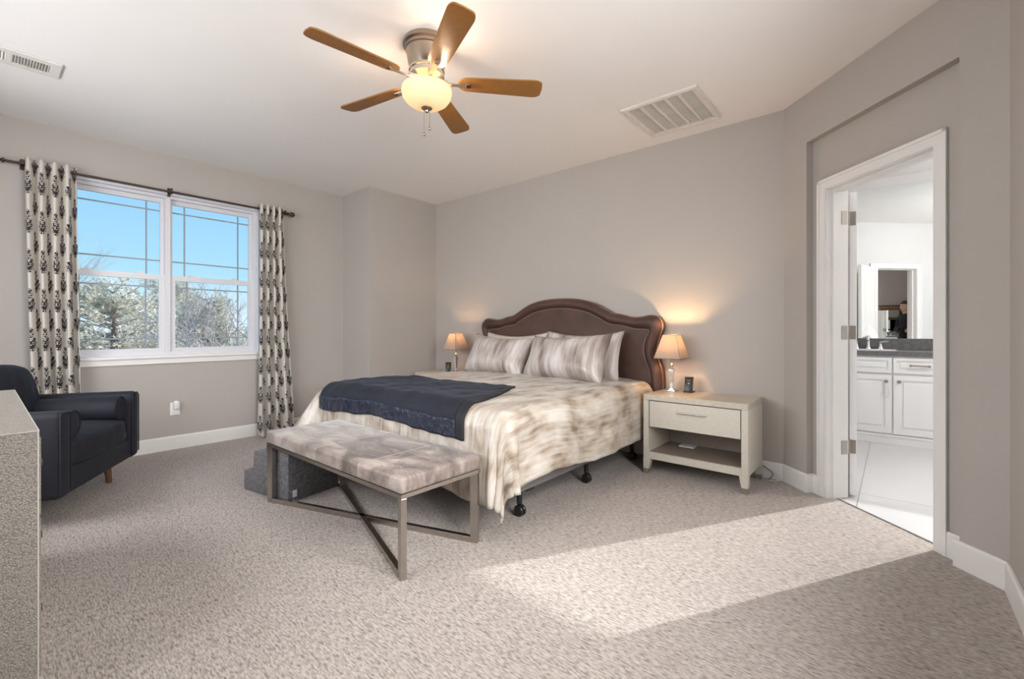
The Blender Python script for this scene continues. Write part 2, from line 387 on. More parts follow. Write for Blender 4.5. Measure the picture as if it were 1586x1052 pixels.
        o = bpy.data.objects.new(name, me); C.objects.link(o)
        if parent is not None: o.parent = parent
        else: o.location = org
        if solid:
            s = o.modifiers.new('thick', 'SOLIDIFY'); s.thickness = solid; s.offset = soffset
        if subsurf:
            s = o.modifiers.new('smooth', 'SUBSURF'); s.levels = subsurf; s.render_levels = subsurf
        return o
def world_loc(o):
    v = Vector((0, 0, 0))
    while o is not None: v += Vector(o.location); o = o.parent
    return v
def thing(name, loc, label, cat, group=None):
    o = bpy.data.objects.new(name, None); C.objects.link(o); o.location = loc; o.empty_display_size = 0.1
    o['label'] = label; o['category'] = cat
    if group: o['group'] = group
    return o
def tag(o, label, cat, group=None, kind=None):
    o['label'] = label; o['category'] = cat
    if group: o['group'] = group
    if kind: o['kind'] = kind
    return o
def struct(o, label=None):
    o['kind'] = 'structure'
    if label: o['label'] = label
    return o
def copy_thing(root, loc, rotz, label):
    r = root.copy(); C.objects.link(r); r.location = loc; r.rotation_euler = (0, 0, rotz); r['label'] = label
    for ch in list(root.children):
        c = ch.copy(); C.objects.link(c); c.parent = r
        for g in list(ch.children):
            d = g.copy(); C.objects.link(d); d.parent = c
    return r
def Rz(a): return Matrix.Rotation(a, 4, 'Z')
def Tr(*p): return Matrix.Translation(p)

# ------------------------------------------------------------------ room shell
H = 2.74
XL, XB, XR = -5.14, -4.55, 0.375      # window wall, alcove side wall, right wall
YJ, YB, YR = 2.87, 3.845, -0.70       # alcove jog, headboard wall, wall behind camera
PC = Vector((-0.625, 3.845)); DU = Vector((0.70711, -0.70711)); DN = Vector((0.70711, 0.70711))
SLEN = 1.4142
PE = PC + DU * SLEN                   # (0.375, 2.845)
def D(s, n, z): p = PC + DU * s + DN * n; return Vector((p.x, p.y, z))

def wall(name, p0, p1, out, th, z0, z1, holes, mat, label=None, ext0=0.0, ext1=0.0):
    p0, p1 = Vector(p0), Vector(p1); d = (p1 - p0); L = d.length; d /= L; out = Vector(out).normalized()
    ss = sorted({-ext0, L + ext1, *[h[0] for h in holes], *[h[1] for h in holes]}); zs = sorted({z0, z1, *[h[2] for h in holes], *[h[3] for h in holes]})
    def solid(i, j):
        if i < 0 or j < 0 or i >= len(ss) - 1 or j >= len(zs) - 1: return False
        s, z = (ss[i] + ss[i + 1]) / 2, (zs[j] + zs[j + 1]) / 2
        return not any(h[0] < s < h[1] and h[2] < z < h[3] for h in holes)
    m = MB()
    def P(s, z, n): q = p0 + d * s + out * n; return (q.x, q.y, z)
    for i in range(len(ss) - 1):
        for j in range(len(zs) - 1):
            if not solid(i, j): continue
            a, b, c, e_ = ss[i], ss[i + 1], zs[j], zs[j + 1]
            m.face(m.verts([P(a, c, 0), P(b, c, 0), P(b, e_, 0), P(a, e_, 0)])); m.face(m.verts([P(a, c, th), P(a, e_, th), P(b, e_, th), P(b, c, th)]))
            if not solid(i - 1, j): m.face(m.verts([P(a, c, 0), P(a, e_, 0), P(a, e_, th), P(a, c, th)]))
            if not solid(i + 1, j): m.face(m.verts([P(b, c, 0), P(b, c, th), P(b, e_, th), P(b, e_, 0)]))
            if not solid(i, j - 1): m.face(m.verts([P(a, c, 0), P(a, c, th), P(b, c, th), P(b, c, 0)]))
            if not solid(i, j + 1): m.face(m.verts([P(a, e_, 0), P(b, e_, 0), P(b, e_, th), P(a, e_, th)]))
    return struct(m.build(name, mat, weld=True), label)

WY0, WY1, WZ0, WZ1 = 0.36, 1.925, 0.86, 2.385
wall('wall_left', (XL, YR), (XL, YJ), (-1, 0), 0.15, 0, H, [(WY0 - YR, WY1 - YR, WZ0, WZ1)], 'wall_paint', ext0=0.15)
wall('wall_alcove', (XL, YJ), (XB, YJ), (0, 1), 0.12, 0, H, [], 'wall_paint', ext0=-0.001)
wall('wall_alcove_side', (XB, YJ), (XB, YB), (-1, 0), 0.12, 0, H, [], 'wall_paint', ext0=-0.12, ext1=0.12)
wall('wall_back', (XB, YB), (PC.x, PC.y), (0, 1), 0.12, 0, H, [], 'wall_paint')
# angled wall: front skin with the recess cut in it, and the door wall behind it
RS0, RS1, RZ = 0.227, 1.213, 2.405
wall('wall_angled', (PC.x, PC.y), (PE.x, PE.y), DN, 0.05, 0, H, [(RS0, RS1, -1, RZ)], 'wall_paint')
OS0, OS1, OZ = 0.352, 1.053, 2.045
q0, q1 = D(0, 0.05, 0), D(SLEN, 0.05, 0)
wall('wall_angled_inner', (q0.x, q0.y), (q1.x, q1.y), DN, 0.125, 0, H, [(OS0 - 0.012, OS1 + 0.012, -1, OZ + 0.012)], 'wall_paint')
QW0, QW1 = 0.45, 1.95
wall('wall_right', (PE.x, PE.y), (XR, YR), (1, 0), 0.12, 0, H, [(PE.y - QW1, PE.y - QW0, WZ0, WZ1)], 'wall_paint', ext1=0.15)
RW0, RW1 = -4.30, -1.20
wall('wall_rear', (XL, YR), (XR, YR), (0, -1), 0.15, 0, H, [(RW0 - XL, RW1 - XL, WZ0, WZ1)], 'wall_paint')
m = MB(); m.prism([(XL - .15, YR - .15), (XR + .12, YR - .15), (XR + .12, PE.y), (D(SLEN, .19, 0).x, D(SLEN, .19, 0).y), (D(0, .19, 0).x, D(0, .19, 0).y), (PC.x, YB + .02), (XB - .1, YB + .02), (XB - .1, YJ + .1), (XL - .15, YJ + .1)][::-1], -0.2, 0.0)
# carpet only up to the middle of the door opening
fl = MB(); fl.prism([(XL - .1, YR - .1), (XR + .1, YR - .1), (XR + .1, PE.y + .0), (D(SLEN + .05, .11, 0).x, D(SLEN + .05, .11, 0).y), (D(-.05, .11, 0).x, D(-.05, .11, 0).y), (PC.x - .05, YB + .1), (XB - .1, YB + .1), (XB - .1, YJ + .1), (XL - .1, YJ + .1)], -0.15, 0.0)
m.b.free()
struct(fl.build('floor', 'carpet'))
BX0, BX1, BY0, BY1 = -0.72, 2.45, 2.96, 6.27
bf = MB(); bf.prism([(D(-.05, .112, 0).x, D(-.05, .112, 0).y), (D(SLEN + .05, .112, 0).x, D(SLEN + .05, .112, 0).y), (BX1, BY0 - .1), (BX1 + .1, BY1 + .1), (BX0 - .1, BY1 + .1), (BX0 - .1, D(-.05, .112, 0).y)], -0.15, -0.004)
struct(bf.build('floor_bathroom', 'floor_tile'))
cl = MB(); cl.prism([(XL - .15, YR - .15), (XR + .12, YR - .15), (XR + .12, PE.y), (D(SLEN, .06, 0).x, D(SLEN, .06, 0).y), (D(0, .06, 0).x, D(0, .06, 0).y), (PC.x, YB + .12), (XB - .12, YB + .12), (XB - .12, YJ + .12), (XL - .15, YJ + .12)], H, H + 0.2)
struct(cl.build('ceiling', 'ceiling_paint'))
cb = MB(); cb.prism([(D(0, .062, 0).x, D(0, .062, 0).y), (D(SLEN, .062, 0).x, D(SLEN, .062, 0).y), (BX1 + .1, BY0 - .1), (BX1 + .1, BY1 + .2), (BX0 - .15, BY1 + .2), (BX0 - .15, D(0, .062, 0).y)], H, H + 0.2)
struct(cb.build('ceiling_bathroom', 'ceiling_paint'))
# bathroom walls
BWX0, BWX1, BWZ0, BWZ1 = 0.90, 2.30, 1.10, 2.218
wall('wall_bathroom_back', (BX0, BY1), (BX1, BY1), (0, 1), 0.15, -0.1, H, [(BWX0 - BX0, BWX1 - BX0, BWZ0, BWZ1)], 'bath_wall', ext0=.15, ext1=.15)
wall('wall_bathroom_left', (BX0, YB + .12), (BX0, BY1), (-1, 0), 0.12, -0.1, H, [], 'bath_wall')
wall('wall_bathroom_right', (BX1, BY0), (BX1, BY1), (1, 0), 0.12, -0.1, H, [], 'bath_wall')
wall('wall_bathroom_front', (D(SLEN, .175, 0).x, BY0), (BX1, BY0), (0, -1), 0.12, -0.1, H, [], 'bath_wall', ext1=.12)
# bathroom skin over the back of the angled wall
qa, qb = D(-0.1, .175, 0), D(SLEN, .175, 0)
wall('wall_bathroom_angled', (qa.x, qa.y), (qb.x, qb.y), DN, 0.012, -0.05, H, [(OS0 - 0.012 + .1, OS1 + 0.012 + .1, -1, OZ + 0.012)], 'bath_wall')

# baseboards
def baseboard(name, p0, p1, inn, h=0.125, th=0.016, z0=0.0):
    p0, p1, inn = Vector(p0), Vector(p1), Vector(inn).normalized()
    prof = [(0.001, z0), (th, z0), (th, z0 + h - 0.012), (th - 0.006, z0 + h), (0.001, z0 + h)]
    mb = MB(); a = mb.verts([(*(p0 + inn * x), z) for x, z in prof]); b = mb.verts([(*(p1 + inn * x), z) for x, z in prof]); n = len(prof)
    for i in range(n): mb.face((a[i], a[(i + 1) % n], b[(i + 1) % n], b[i]))
    mb.face(a[::-1]); mb.face(b)
    return struct(mb.build(name, 'trim_white'))
def d2(s, n): p = PC + DU * s + DN * n; return (p.x, p.y)
baseboard('baseboard_left', (XL, YR), (XL, YJ), (1, 0))
baseboard('baseboard_alcove', (XL, YJ), (XB, YJ), (0, -1))
baseboard('baseboard_alcove_side', (XB, YJ - .016), (XB, YB), (1, 0))
baseboard('baseboard_back', (XB, YB), (PC.x, PC.y), (0, -1))
baseboard('baseboard_angled_far', d2(0, 0), d2(RS0 + .016, 0), -DN)
baseboard('baseboard_recess_far', d2(RS0, 0), d2(RS0, .05), DU)
baseboard('baseboard_recess_back', d2(RS0 + .016, .05), d2(0.283, .05), -DN)
baseboard('baseboard_recess_near', d2(1.118, .05), d2(RS1, .05), -DN)
baseboard('baseboard_angled_near', d2(RS1 - .016, 0), d2(SLEN, 0), -DN)
baseboard('baseboard_right', (PE.x, PE.y), (XR, YR), (-1, 0))
baseboard('baseboard_rear', (XL, YR), (XR, YR), (0, 1))

# ------------------------------------------------------------------ door: jamb, casing, slab, hinges
dr = bpy.data.objects.new('door_1', None); C.objects.link(dr); dr.location = D(0.7, 0.1, 0); struct(dr, 'open white door in the recessed doorway to the bathroom')
def dbox(mb, s0, s1, n0, n1, z0, z1):
    mb.hexa([D(s0, n0, z0), D(s1, n0, z0), D(s1, n1, z0), D(s0, n1, z0)], [D(s0, n0, z1), D(s1, n0, z1), D(s1, n1, z1), D(s0, n1, z1)]); return mb
jm = MB(); JT = 0.012
dbox(jm, OS0 - JT, OS0, 0.045, 0.192, 0, OZ); dbox(jm, OS1, OS1 + JT, 0.045, 0.192, 0, OZ); dbox(jm, OS0 - JT, OS1 + JT, 0.045, 0.192, OZ, OZ + JT)
jm.build('jamb', 'trim_white', dr)
st = MB()   # door stops
dbox(st, OS0, OS0 + .012, 0.085, 0.135, 0, OZ - .012); dbox(st, OS1 - .012, OS1, 0.085, 0.135, 0, OZ - .012); dbox(st, OS0, OS1, 0.085, 0.135, OZ - .012, OZ)
st.build('door_stop', 'trim_white', dr)
CWd = 0.066
for nn, nm in ((0.05, 'casing'), (0.187, 'bathroom_casing')):
    sg = -1 if nn < .1 else 1
    c_ = MB()
    def cb_(s0, s1, z0, z1, th): dbox(c_, s0, s1, min(nn, nn + sg * th), max(nn, nn + sg * th), z0, z1)
    cb_(OS0 - .004 - CWd, OS0 - .004, 0, OZ + .004 + CWd, .014); cb_(OS1 + .004, OS1 + .004 + CWd, 0, OZ + .004 + CWd, .014); cb_(OS0 - .004, OS1 + .004, OZ + .004, OZ + .004 + CWd, .014)
    # raised outer band
    cb_(OS0 - .004 - CWd, OS0 - .004 - CWd + .018, 0, OZ + .004 + CWd, .020); cb_(OS1 + .004 + CWd - .018, OS1 + .004 + CWd, 0, OZ + .004 + CWd, .020); cb_(OS0 - .004 - CWd, OS1 + .004 + CWd, OZ + .004 + CWd - .018, OZ + .004 + CWd, .020)
    c_.build(nm, 'trim_white', dr)
th_ = MB(); dbox(th_, OS0, OS1, 0.106, 0.118, -.004, 0.003); th_.build('threshold', 'counter_grey', dr)
# slab, opened about 135 degrees into the bathroom
E0 = Vector((-0.212, 3.775)); du = Vector((-0.24, 0.97)).normalized(); dw = Vector((du.y, -du.x)); TH2 = 0.020
def S(a, w, z): p = E0 + du * a + dw * w; return Vector((p.x, p.y, z))
def sbox(mb, a0, a1, w0, w1, z0, z1): mb.hexa([S(a0, w0, z0), S(a1, w0, z0), S(a1, w1, z0), S(a0, w1, z0)], [S(a0, w0, z1), S(a1, w0, z1), S(a1, w1, z1), S(a0, w1, z1)])
sl = MB(); DWD, DHT = 0.69, 2.035
sbox(sl, 0, DWD, -TH2 + .006, TH2 - .006, .012, DHT)
rails = [(0.012, 0.24), (0.92, 1.05), (1.91, DHT)]
for sg in (-1, 1):
    w0, w1 = (TH2 - .006, TH2) if sg > 0 else (-TH2, -TH2 + .006)
    for z0, z1 in rails: sbox(sl, .115, DWD - .115, w0, w1, z0, z1)
    for a0, a1 in ((0, .115), (DWD - .115, DWD)): sbox(sl, a0, a1, w0, w1, .012, DHT)
    for z0, z1 in ((0.28, 0.88), (1.09, 1.87)): sbox(sl, .155, DWD - .155, w0, w1, z0, z1)
dslab = sl.build('door_slab', 'trim_white', dr)
kn = MB()
for sg in (-1, 1):
    A = S(DWD - .06, sg * TH2, 1.0); B = S(DWD - .06, sg * (TH2 + .055), 1.0)
    kn.tube([A, A.lerp(B, .4), A.lerp(B, .5), A.lerp(B, .85), B], [.012, .012, .026, .028, .012], 14)
kn.build('door_knob', 'brushed_nickel', dslab, smooth=True)
for z in (1.86, 1.098, 0.335):
    hg = MB()
    dbox(hg, OS0 - .0005, OS0 + .003, 0.150, 0.190, z - .045, z + .045)
    hb = E0 - du * 0.003
    hg.hexa([(*(hb + dw * -.019), z - .045), (*(hb + dw * .014), z - .045), (*(hb + du * .003 + dw * .014), z - .045), (*(hb + du * .003 + dw * -.019), z - .045)],
            [(*(hb + dw * -.019), z + .045), (*(hb + dw * .014), z + .045), (*(hb + du * .003 + dw * .014), z + .045), (*(hb + du * .003 + dw * -.019), z + .045)])
    kp = S(-.004, -.026, 0); hg.tube([(kp.x, kp.y, z - .047), (kp.x, kp.y, z + .047)], .0065, 10)
    hg.build('hinge', 'brushed_nickel', dr)

# ------------------------------------------------------------------ window in the left wall
def window(name, label, fn, y0, y1, z0, z1, sill=True, cols=2):
    """fn(t, depth, z) -> world point; t along the wall, depth outward from the inner wall face"""
    w = bpy.data.objects.new(name, None); C.objects.link(w); w.location = fn((y0 + y1) / 2, 0, z0); struct(w, label)
    def bx(mb, t0, t1, d0, d1, a, b): mb.hexa([fn(t0, d0, a), fn(t1, d0, a), fn(t1, d1, a), fn(t0, d1, a)], [fn(t0, d0, b), fn(t1, d0, b), fn(t1, d1, b), fn(t0, d1, b)])
    fr = MB(); F = 0.045; d0, d1 = 0.045, 0.13
    bx(fr, y0, y0 + F, d0, d1, z0, z1); bx(fr, y1 - F, y1, d0, d1, z0, z1); bx(fr, y0 + F, y1 - F, d0, d1, z1 - F, z1); bx(fr, y0 + F, y1 - F, d0, d1, z0, z0 + F)
    # white return around the opening
    bx(fr, y0, y0 + .012, -0.003, d0, z0, z1); bx(fr, y1 - .012, y1, -0.003, d0, z0, z1); bx(fr, y0 + .012, y1 - .012, -.003, d0, z1 - .02, z1)
    fr.build('window_frame', 'vinyl_white', w)
    cx = (y0 + y1) / 2; units = [(y0 + F, cx - .02), (cx + .02, y1 - F)] if cols == 2 else [(y0 + F, y1 - F)]
    if cols == 2:
        mu = MB(); bx(mu, cx - .02, cx + .02, .04, d1, z0 + F, z1 - F); mu.build('mullion', 'vinyl_white', w)
    mid = z0 + 0.485 * (z1 - z0)
    if cols == 1:
        p = MB(); p.face(p.verts([fn(y0 + F, .09, z0 + F), fn(y1 - F, .09, z0 + F), fn(y1 - F, .09, z1 - F), fn(y0 + F, .09, z1 - F)])); p.build('pane', 'window_glass', w); units = []
    for (a, b) in units:
        for up in (0, 1):
            s = MB(); st_ = 0.026 if up else 0.042
            za, zb = (mid - .02, z1 - F) if up else (z0 + F - .01, mid + .025)
            dd0, dd1 = (.088, .118) if up else (.056, .086)
            bx(s, a, a + st_, dd0, dd1, za, zb); bx(s, b - st_, b, dd0, dd1, za, zb)
            bx(s, a + st_, b - st_, dd0, dd1, zb - (.04 if up else .048), zb); bx(s, a + st_, b - st_, dd0, dd1, za, za + (.045 if up else .05))
            sa = s.build('upper_sash' if up else 'lower_sash', 'vinyl_white', w)
            ga, gb, gz0, gz1 = a + st_, b - st_, za + .045, zb - .044
            p = MB(); pd = (dd0 + dd1) / 2; p.face(p.verts([fn(ga - .004, pd, gz0 - .004), fn(gb + .004, pd, gz0 - .004), fn(gb + .004, pd, gz1 + .004), fn(ga - .004, pd, gz1 + .004)]))
            p.build('pane', 'window_glass', sa)
            g = MB(); off = .095 if not up else .10; hw = .006; offz = .07
            for t in (ga + off, gb - off): bx(g, t - hw, t + hw, pd + .002, pd + .008, gz0, gz1)
            offb = .135 if up else .095
            for z in (gz0 + offb, gz1 - offz): bx(g, ga, gb, pd + .0025, pd + .0085, z - hw, z + hw)
            g.build('grille', 'grille_shaded', sa)
            if not up:
                for t in (a + .25 * (b - a), a + .75 * (b - a)):
                    k = MB(); bx(k, t - .03, t + .03, dd0 - .002, dd1, zb, zb + .008); bx(k, t - .012, t + .02, dd0 - .004, dd0 + .015, zb + .008, zb + .016); k.build('sash_lock', 'vinyl_white', sa)
    if sill:
        s = MB(); bx(s, y0 - .02, y1 + .02, -.035, .056, z0 - .002, z0 + .022); bx(s, y0 - .02, y1 + .02, -.014, 0, z0 - .055, z0 - .002); s.build('window_sill', 'trim_white', w)
    return w
window('window_1', 'white double window between the patterned curtains', lambda t, d, z: Vector((XL - d, t, z)), WY0, WY1, WZ0, WZ1)
window('added_window_rear', 'unseen white window added behind the camera for fill light', lambda t, d, z: Vector((t, YR - d, z)), RW0, RW1, WZ0, WZ1)  # added out of view so fill light comes from behind the camera
window('added_window_right', 'unseen white window added in the right wall for fill light', lambda t, d, z: Vector((XR + d, t, z)), QW0, QW1, WZ0, WZ1)  # added out of view to let fill light in from the right
window('window_3', 'white bathroom window', lambda t, d, z: Vector((t, BY1 + d, z)), BWX0, BWX1, BWZ0, BWZ1, cols=1)

# ------------------------------------------------------------------ curtain rod and curtains
RX, RZ_ = -5.055, 2.378
rod = thing('curtain_rod', (RX, 1.15, RZ_), 'dark bronze curtain rod with ball finials above the window', 'curtain rod')
r_ = MB(); r_.tube([(RX, .125, RZ_), (RX, 2.175, RZ_)], .0095, 12); r_.build('pole', 'bronze', rod, smooth=True)
for y, sg in ((.125, -1), (2.175, 1)):
    fm = MB(); M = Tr(RX, y, RZ_) @ Matrix.Rotation(-sg * PI / 2, 4, 'X')
    fm.lathe([(.009, 0), (.018, .003), (.018, .012), (.010, .016), (.012, .024), (.022, .036), (.027, .052), (.022, .070), (.010, .080), (0, .083)], 16, M=M); fm.build('finial', 'bronze', rod, smooth=True)
for y in (.217, 1.143, 2.155):
    bm_ = MB(); bm_.box((XL, y - .012, RZ_ - .03), (XL + .008, y + .012, RZ_ + .05)); bm_.box((XL + .006, y - .006, RZ_ + .012), (RX + .002, y + .006, RZ_ + .024)); bm_.box((RX - .014, y - .007, RZ_ - .018), (RX + .016, y + .007, RZ_ - .008)); bm_.box((RX - .016, y - .007, RZ_ - .018), (RX - .010, y + .007, RZ_ + .024)); bm_.box((RX + .0105, y - .007, RZ_ - .018), (RX + .016, y + .007, RZ_ + .03))
    bm_.build('bracket', 'bronze', rod)
def curtain(name, label, ytop, ybot, nfold, seed, puddle):
    rnd = random.Random(seed); ph = [rnd.uniform(-.5, .5) for _ in range(8)]
    t = thing(name, (RX, (ytop[0] + ytop[1]) / 2, 0.0), label, 'curtain', 'curtains on the window rod')
    nu, nv = nfold * 14, 60; zt, zb = RZ_ + .05, .012
    def P(u, v):
        z = zt + (zb - zt) * v
        e_ = v ** 1.6
        y = ytop[0] + (ytop[1] - ytop[0]) * u; y2 = ybot[0] + (ybot[1] - ybot[0]) * u; y = y + (y2 - y) * e_
        a = 2 * PI * nfold * u + .6 * math.sin(3 * v + ph[0]) * v + .35 * math.sin(5 * u + 4 * v + ph[1]) * v
        A = .040 + .010 * v + .008 * math.sin(7 * u + ph[2]) * v
        x = RX + A * math.sin(a) + .012 * v * math.sin(9 * u + ph[3])
        x += puddle * max(0, (v - .97) / .03) * .06
        y += .012 * math.cos(2 * a) * (0.3 + v) * .6
        return Vector((max(x, XL + .022), y, z))
    # arc length for UVs at mid height
    acc = [0.0]
    for i in range(nu): acc.append(acc[-1] + (P((i + 1) / nu, .4) - P(i / nu, .4)).length)
    mb = MB(); mb.grid(P, nu, nv, lambda u, v: (acc[int(round(u * nu))] + .02, (1 - v) * (zt - zb) + .02))
    cl_ = mb.build('panel', 'curtain_damask', t, smooth='all', solid=.003, recalc=False)
    for k in range(nfold * 2):
        u = (k + .0) / (nfold * 2) + .001
        p = P(u, .021); g = MB(); pts = [(p.x + .0 , p.y, RZ_)]
        q0_ = P(max(u - .01, 0), .021); q1_ = P(u + .01, .021); tg = (q1_ - q0_).normalized(); nrm = Vector((-tg.y, tg.x, 0))
        ring = [Vector((p.x, p.y, RZ_)) + tg * (.021 * math.cos(a_)) + Vector((0, 0, .021 * math.sin(a_))) for a_ in [2 * PI * i / 16 for i in range(17)]]
        g.tube(ring, .0035, 6, cap=False); g.build('grommet', 'bronze', t, smooth=True)
    return t
curtain('window_curtain', 'off-white curtain with black damask motifs on the left of the window, behind the armchair', (.228, .512), (.285, .545), 4, 3, 0)
curtain('window_curtain', 'off-white curtain with black damask motifs on the right of the window, reaching the carpet', (1.895, 2.135), (1.865, 2.245), 4, 5, 1)

# ------------------------------------------------------------------ outlet
ol = thing('wall_outlet', (XL, 1.188, .378), 'white wall outlet with a plug-in night light below the window', 'outlet')
mb = MB(); mb.box((XL, 1.150, .318), (XL + .006, 1.228, .436), bev=.002); mb.build('cover_plate', 'white_plastic', ol)
mb = MB(); mb.box((XL + .006, 1.172, .372), (XL + .045, 1.216, .452), bev=.012, seg=3); mb.build('plug_in_light', 'white_plastic', ol, smooth=True)
mb = MB(); mb.box((XL + .006, 1.176, .330), (XL + .010, 1.204, .362), bev=.0018); mb.build('socket', 'white_plastic', ol)

# ------------------------------------------------------------------ ceiling vents
vx0, vx1, vy0, vy1 = -1.545, -1.0, 3.065, 3.65
vt = thing('ceiling_vent', ((vx0 + vx1) / 2, (vy0 + vy1) / 2, H), 'large cream return air grille with five louvered panels on the ceiling', 'vent')
mb = MB(); fw = .042
zt, zb_ = H - .001, H - .013
for lo, hi in (((vx0, vy0), (vx1, vy0 + fw)), ((vx0, vy1 - fw), (vx1, vy1)), ((vx0, vy0 + fw), (vx0 + fw, vy1 - fw)), ((vx1 - fw, vy0 + fw), (vx1, vy1 - fw))): mb.box((*lo, zb_), (*hi, zt))
for lo, hi in (((vx0 + .012, vy0 + .012), (vx1 - .012, vy0 + .022)), ((vx0 + .012, vy1 - .022), (vx1 - .012, vy1 - .012)), ((vx0 + .012, vy0 + .022), (vx0 + .022, vy1 - .022)), ((vx1 - .022, vy0 + .022), (vx1 - .012, vy1 - .022))): mb.box((*lo, zb_ - .004), (*hi, zb_ + .001))
mb.build('vent_frame', 'vent_paint', vt)
iw = (vx1 - vx0 - 2 * fw); pw = iw / 5
for k in range(1, 5):
    mb = MB(); x = vx0 + fw + k * pw; mb.box((x - .009, vy0 + fw, zb_ - .001), (x + .009, vy1 - fw, zt)); mb.build('vent_bar', 'vent_paint', vt)
for k in range(5):
    x0 = vx0 + fw + k * pw + (.009 if k else 0); x1 = vx0 + fw + (k + 1) * pw - (.009 if k < 4 else 0)
    mb = MB(); n = 26; yl = vy1 - vy0 - 2 * fw
    mb.box((x0, vy0 + fw, H - .0015), (x1, vy1 - fw, H - .0005))
    for i in range(n):
        y = vy0 + fw + yl * (i + .15) / n; dy = yl / n
        mb.box((x0 + .0005, y, H - .006), (x1 - .0005, y + dy * .62, H - .002))
    mb.build('louver_panel', 'vent_shadow', vt)
rx0, rx1, ry0, ry1 = -4.12, -3.89, -0.12, 0.335
rg = thing('ceiling_register', ((rx0 + rx1) / 2, (ry0 + ry1) / 2, H), 'small white supply register with dark slots on the ceiling at the left', 'vent')
mb = MB()
cy_ = (ry0 + ry1) / 2 + .01; sx0, sx1 = rx0 + .055, rx1 - .055
mb.box((rx0, ry0, H - .010), (sx0, ry1, H - .001), bev=.003); mb.box((sx1, ry0, H - .010), (rx1, ry1, H - .001), bev=.003)
mb.box((sx0 - .004, ry0, H - .010), (sx1 + .004, ry0 + .045, H - .001), bev=.003); mb.box((sx0 - .004, ry1 - .045, H - .010), (sx1 + .004, ry1, H - .001), bev=.003); mb.box((sx0 - .004, cy_ - .010, H - .010), (sx1 + .004, cy_ + .010, H - .001), bev=.003)
mb.build('register_frame', 'vent_paint', rg)
mb = MB(); mb.box((sx0, ry0 + .04, H - .0015), (sx1, ry1 - .04, H - .0005)); mb.build('duct_shade', 'register_shade', rg)  # dark sheet painted for the shade behind the fins, no real hole
mb = MB()
for (a, b, tilt) in ((ry0 + .045, cy_ - .010, -.006), (cy_ + .010, ry1 - .045, .006)):
    n = 13
    for i in range(n):
        y = a + (b - a) * (i + .5) / n
        mb.hexa([(sx0, y - .0016 - tilt, H - .010), (sx1, y - .0016 - tilt, H - .010), (sx1, y + .0016 - tilt, H - .010), (sx0, y + .0016 - tilt, H - .010)], [(sx0, y - .0016 + tilt, H - .002), (sx1, y - .0016 + tilt, H - .002), (sx1, y + .0016 + tilt, H - .002), (sx0, y + .0016 + tilt, H - .002)])
mb.build('fins', 'vent_paint', rg)

# ------------------------------------------------------------------ ceiling fan
FC = Vector((-2.02, 1.64)); 
fan = thing('ceiling_fan', (FC.x, FC.y, H), 'five-blade ceiling fan with brown blades, nickel motor and lit glass bowl', 'ceiling fan')
def FT(z=0): return Tr(FC.x, FC.y, z)
mb = MB(); mb.lathe([(.128, H - .001), (.134, H - .012), (.134, H - .028), (.122, H - .036), (.122, H - .050), (.116, H - .056)], 40, M=FT()); mb.build('ceiling_canopy', 'fan_nickel', fan, smooth=True)
mb = MB(); mb.lathe([(.116, H - .054), (.113, H - .075), (.104, H - .125), (.096, H - .150)], 40, M=FT()); mb.build('motor_housing', 'fan_nickel', fan, smooth=True)
mb = MB(); mb.lathe([(.096, H - .149), (.100, H - .158), (.100, H - .166), (.094, H - .170), (.094, H - .182), (.099, H - .186), (.099, H - .196), (.088, H - .203), (.070, H - .220), (.060, H - .240)], 40, M=FT()); mb.build('flywheel', 'bright_nickel', fan, smooth=True)
BZ = H - .222
for k in range(5):
    ang = math.radians(47 + 72 * k)
    M = FT(BZ) @ Rz(ang) @ Matrix.Rotation(math.radians(-11), 4, 'X')
    # outline in the blade plane: root narrow, rounded tip
    pts = []
    r0, r1, w0, w1, rt = .175, .655, .052, .066, .05
    top = []
    for i in range(7): a = PI / 2 * i / 6; top.append((r0 + .055 - .055 * math.cos(a), w0 * math.sin(a) if i else 0.0))
    for i in range(1, 8): f_ = i / 8; top.append((r0 + .055 + (r1 - rt - r0 - .055) * f_, w0 + (w1 - w0) * f_))
    for i in range(7): a = PI / 2 * i / 6; top.append((r1 - rt + rt * math.sin(a), w1 - .026 + .026 * math.cos(a)))
    top.append((r1 + .004, 0))
    poly = top + [(x, -y) for x, y in top[::-1] if abs(y) > 1e-6]
    mb = MB(); mb.prism(poly, -.004, .004, M=M, bev=.0012)
    bl = mb.build('fan_blade', 'blade_wood', fan, smooth=True)
    br = MB()
    br.prism([(.075, -.014), (.15, -.011), (.235, -.017), (.248, -.009), (.250, 0), (.248, .009), (.235, .017), (.15, .011), (.075, .014)], -.011, -.005, M=M, bev=.0015)
    br.prism([(.06, -.02), (.115, -.014), (.115, .014), (.06, .02)], -.010, .012, M=M, bev=.002)
    br.build('blade_bracket', 'bright_nickel', bl, smooth=True)
    sc = MB(); sc.lathe([(.013, -.0135), (.014, -.0105)], 14, M=M @ Tr(.236, 0, 0)); sc.build('bracket_cap', 'dark_metal', bl, smooth=True)
mb = MB(); mb.lathe([(.072, H - .236), (.085, H - .240), (.085, H - .252), (.030, H - .256)], 36, M=FT(), cap=False); mb.build('light_fitter', 'bright_nickel', fan, smooth=True)
BT = H - .252
mb = MB()
prof = [(.128, BT), (.139, BT - .012), (.141, BT - .03), (.135, BT - .055), (.118, BT - .080), (.090, BT - .100), (.055, BT - .113), (.018, BT - .118)]
mb.lathe(prof, 40, M=FT(), cap=False); mb.build('light_bowl', 'bowl_glass', fan, smooth='all', solid=.004)
